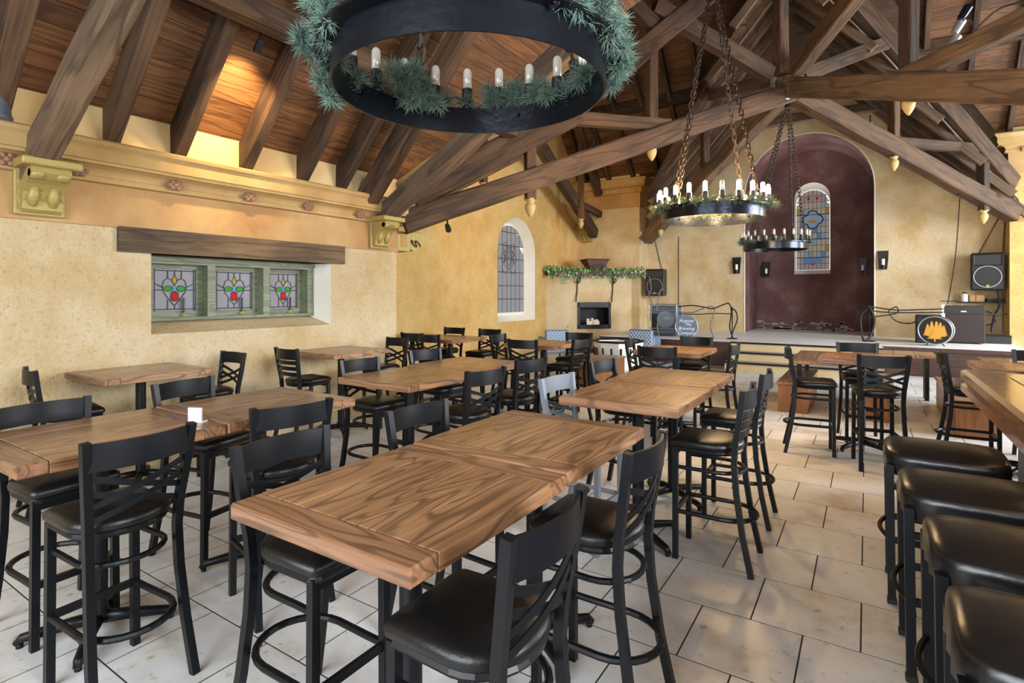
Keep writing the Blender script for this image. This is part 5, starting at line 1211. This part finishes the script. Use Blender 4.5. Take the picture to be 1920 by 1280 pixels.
cable([(-.1, 15.9, ZST + .55), (.3, 16.0, ZST + .62), (.62, 16.1, ZST + .70), (.6, 16.1, ZST + .84), (.45, 16.1, ZST + .72), (.6, 16.1, ZST + .50), (.9, 16.1, ZST + .46), (1.2, 16.0, ZST + .66)], .012, 'black cable with a loop in it, left of the golden pine sign')
cable([(.03, 15.9, ZST + .8), (-.12, 15.85, ZST + .6), (-.1, 15.8, ZST + .2), (-.06, 15.75, ZST)], .016, 'black cable hanging down the right stand')
cable([(.08, 15.88, ZST + .8), (.16, 15.85, ZST + .55), (.12, 15.8, ZST + .25), (.0, 15.7, ZST)], .020, 'thick black cable hanging beside the right stand')
cable([(2.3, 17.3, 1.35), (2.5, 17.3, 1.3), (2.58, 17.3, 1.1), (2.42, 17.3, 1.0), (2.3, 17.3, 1.15)], .012, 'looped black lead on the wall under the thin shelf')
cable([(2.62, 17.3, 1.9), (2.66, 17.3, 1.5), (2.56, 17.3, 1.2), (2.5, 17.2, .85)], .018, 'thick black cable falling below the right loudspeaker')
cable([(2.70, 17.3, 1.9), (2.72, 17.3, 1.4), (2.7, 17.2, .82)], .009, 'thin black wire falling below the right loudspeaker')
cable([(2.2, 17.0, 1.25), (2.5, 17.1, 1.26), (2.78, 17.2, 1.28)], .012, 'straight black rod lead running to the right pier')
cable([(1.98, YF - .01, 4.2), (1.9, YF - .01, 2.8), (1.74, YF - .01, 1.5)], .006, 'hair thin wire down the ochre wall right of the alcove')
cable([(-5.1, YF - .01, 3.6), (-5.1, YF - .01, 1.0)], .008, 'thin straight wire down the ochre wall beside the left loudspeaker')

# ------------------------------------------------------------------ small track spotlights and oddments on the trusses
def spot(p, aim, lb, mat='black', s=1.0, lit=None):
    p = Vector(p); d = (Vector(aim) - p).normalized(); R_ = d.to_track_quat('Z', 'Y').to_matrix()
    t = empty('spotlight', p, lb, 'spotlight', 'small spotlights fixed to the timbers')
    MB().lathe([(0, -.09 * s), (.035 * s, -.09 * s), (.045 * s, -.02 * s), (.05 * s, .09 * s), (.042 * s, .09 * s), (.035 * s, .06 * s), (0, .06 * s)], 14, p, R_).build('can', M[mat], t, 2)
    MB().tube([p + Vector((0, 0, .0)), p - d * .08 * s + Vector((0, 0, .12 * s))], .012 * s, 6).build('bracket', M['iron'], t)
    MB().lathe([(0, .062 * s), (.036 * s, .062 * s)], 12, p, R_).build('lens', M['bulb_on'] if lit else M['bulb_off'], t)
spot((-5.02, 3.18, 4.20), (-6.0, 3.35, 3.5), 'small black spotlight on the purlin lighting a bay of the roof planks', s=.8, lit=True)
lamp('SPOT', 'spot_roof_bay', (-5.10, 3.22, 4.12), (-6.05, 3.36, 3.62), 210, (1, .72, .36), spot_size=1.5, spot_blend=.7, shadow_soft_size=.04)
spot((-5.72, 6.92, 2.83), (-7, 9, 2), 'black spotlight under the foot of the great truss, beside the panelled corbel')
spot((1.30, 15.1, 4.26), (.2, 17.8, 3), 'small black spotlight under the right truss, nearest the alcove')
spot((1.75, 15.55, 4.02), (.8, 17.6, 2.6), 'small black spotlight midway under the right truss')
spot((2.6, 16.6, 3.62), (2.0, 17.8, 2.5), 'small black spotlight under the right truss, next to the pier')
spot((-3.98, 8.75, 4.30), (-6, 12, 3), 'small lit gooseneck spotlight on top of the great truss', s=.8, lit=True)
spot((-2.16, 13.0, 5.62), (-2.4, 15, 3), 'white faced spotlight below the far left truss', 'silver', 1.6)
spot((.06, 14.0, 5.32), (0, 16, 3), 'silver spotlight hanging left of the golden finial', 'silver', 1.3)
spot((-4.9, 6.2, 4.0), (-6, 6, 3.2), 'tiny spotlight between the rafters near the wall corner', 'silver', .5)
can = empty('light_cluster', (.95, 9.1, 5.05), 'silver lamp cans bundled on top of the slanting strut at upper right', 'light fitting')
for k, (dx, dz) in enumerate(((0, 0), (.05, .17), (.12, .3))):
    MB().lathe([(0, -.09), (.045, -.09), (.055, .07), (.04, .09), (0, .09)], 12, Vector((.95 + dx * .8, 9.08 - dx, 5.02 + dz)), Matrix.Rotation(.5, 3, 'Y')).build('can', M['silver'] if k != 2 else M['iron'], can, 2)
MB().tube([(1.05, 9.0, 5.3), (1.12, 8.9, 5.15), (1.12, 8.85, 4.98)], .014, 6).build('cord', M['mantel'], can)
MB().tube([(.82, 9.22, 4.95), (.78, 9.3, 4.88)], .01, 6).build('clip', M['silver'], can)
cable([(1.1, 8.86, 5.0), (1.3, 8.6, 5.12), (1.5, 8.4, 5.08), (1.7, 8.15, 5.05)], .008, 'thin black wires along the slanting strut at upper right')
du = empty('ceiling_lamp', (XL + .05, 1.35, 3.2), 'grey domed lamp resting on the cornice at the far left edge', 'lamp')
MB().lathe([(0, 0), (.13, 0), (.14, .05), (.135, .2), (.11, .29), (.05, .33), (0, .335)], 20, (XL + .2, 1.42, 3.17)).build('dome', M['steel_pale'], du, True)
MB().lathe([(.13, 0), (.15, 0), (.15, .03), (.14, .05)], 20, (XL + .2, 1.42, 3.165)).build('rim', M['steel_pale'], du, True)
dl = empty('flood_lamp', (-3.98, 3.6, 5.35), 'bright white lamp head on the roof planks, glimpsed behind the garland', 'lamp')
MB().lathe([(0, .06), (.05, .05), (.11, 0), (.1, -.005), (0, -.005)], 16, (-3.98, 3.6, 5.35), Matrix.Rotation(-.6, 3, 'Y')).build('head', M['silver'], dl, 2)
MB().lathe([(0, -.012), (.095, -.012), (.095, -.006), (0, -.006)], 16, (-3.98, 3.6, 5.35), Matrix.Rotation(-.6, 3, 'Y')).build('lens', M['lens_white'], dl, 2)
# warm light: bar pendants and truss spots, then an added white vault fill
for y, lb in ((1.2, 'small pendant lamp over the near end of the bar'), (2.6, 'small pendant lamp over the middle of the bar'), (4.0, 'small pendant lamp over the far end of the bar')):
    pd = empty('bar_pendant', (1.25, y, 2.35), lb, 'lamp', 'pendant lamps over the bar')
    MB().lathe([(.02, .2), (.05, .18), (.13, 0), (.12, 0), (.045, .17), (.02, .19)], 16, (1.25, y, 2.35)).build('shade', M['iron'], pd, 2)
    MB().tube([(1.25, y, 2.5), (1.25, y, 5.0)], .008, 6).build('cord', M['cable'], pd)
    MB().lathe([(0, 0), (.03, .02), (.03, .05), (0, .08)], 10, (1.25, y, 2.37)).build('bulb', M['bulb_on'], pd, True)
    lamp('POINT', 'pendant_glow', (1.25, y, 2.33), None, 13, (1, .62, .28), shadow_soft_size=.05)
lamp('SPOT', 'spot_chancel_left', (-3.2, 15.6, 4.5), (-5.0, 17.8, 2.0), 45, (1, .62, .26), spot_size=1.0, spot_blend=.8, shadow_soft_size=.06)
lamp('SPOT', 'spot_stage_right', (.9, 14.2, 4.1), (1.6, 17.8, 2.6), 60, (1, .68, .34), spot_size=1.3, spot_blend=.8, shadow_soft_size=.06)
lamp('SPOT', 'spot_transept', (-4.0, 8.9, 4.4), (-8.4, 13.5, 3.0), 260, (1, .68, .32), spot_size=1.5, spot_blend=.8, shadow_soft_size=.06)
lamp('SPOT', 'spot_mantel', (-5.2, 13.6, 5.0), (-7.2, 17.0, 3.6), 160, (1, .68, .32), spot_size=1.4, spot_blend=.8, shadow_soft_size=.06)
lamp('SPOT', 'spot_seats', (-1.9, 6.0, 4.6), (-.85, 4.0, .8), 150, (1, .66, .30), spot_size=.45, spot_blend=.8, shadow_soft_size=.05)
lamp('SPOT', 'spot_floor', (-.2, 8.6, 4.6), (.3, 6.6, 0), 120, (1, .66, .32), spot_size=1.0, spot_blend=.7, shadow_soft_size=.06)
lamp('SPOT', 'fill_vault', (-1.46, 17.9, 2.6), (-1.46, 18.5, 6.2), 420, (1, .96, .95), spot_size=1.3, spot_blend=.9, shadow_soft_size=.1)  # unseen white uplight, added to brighten the alcove vault
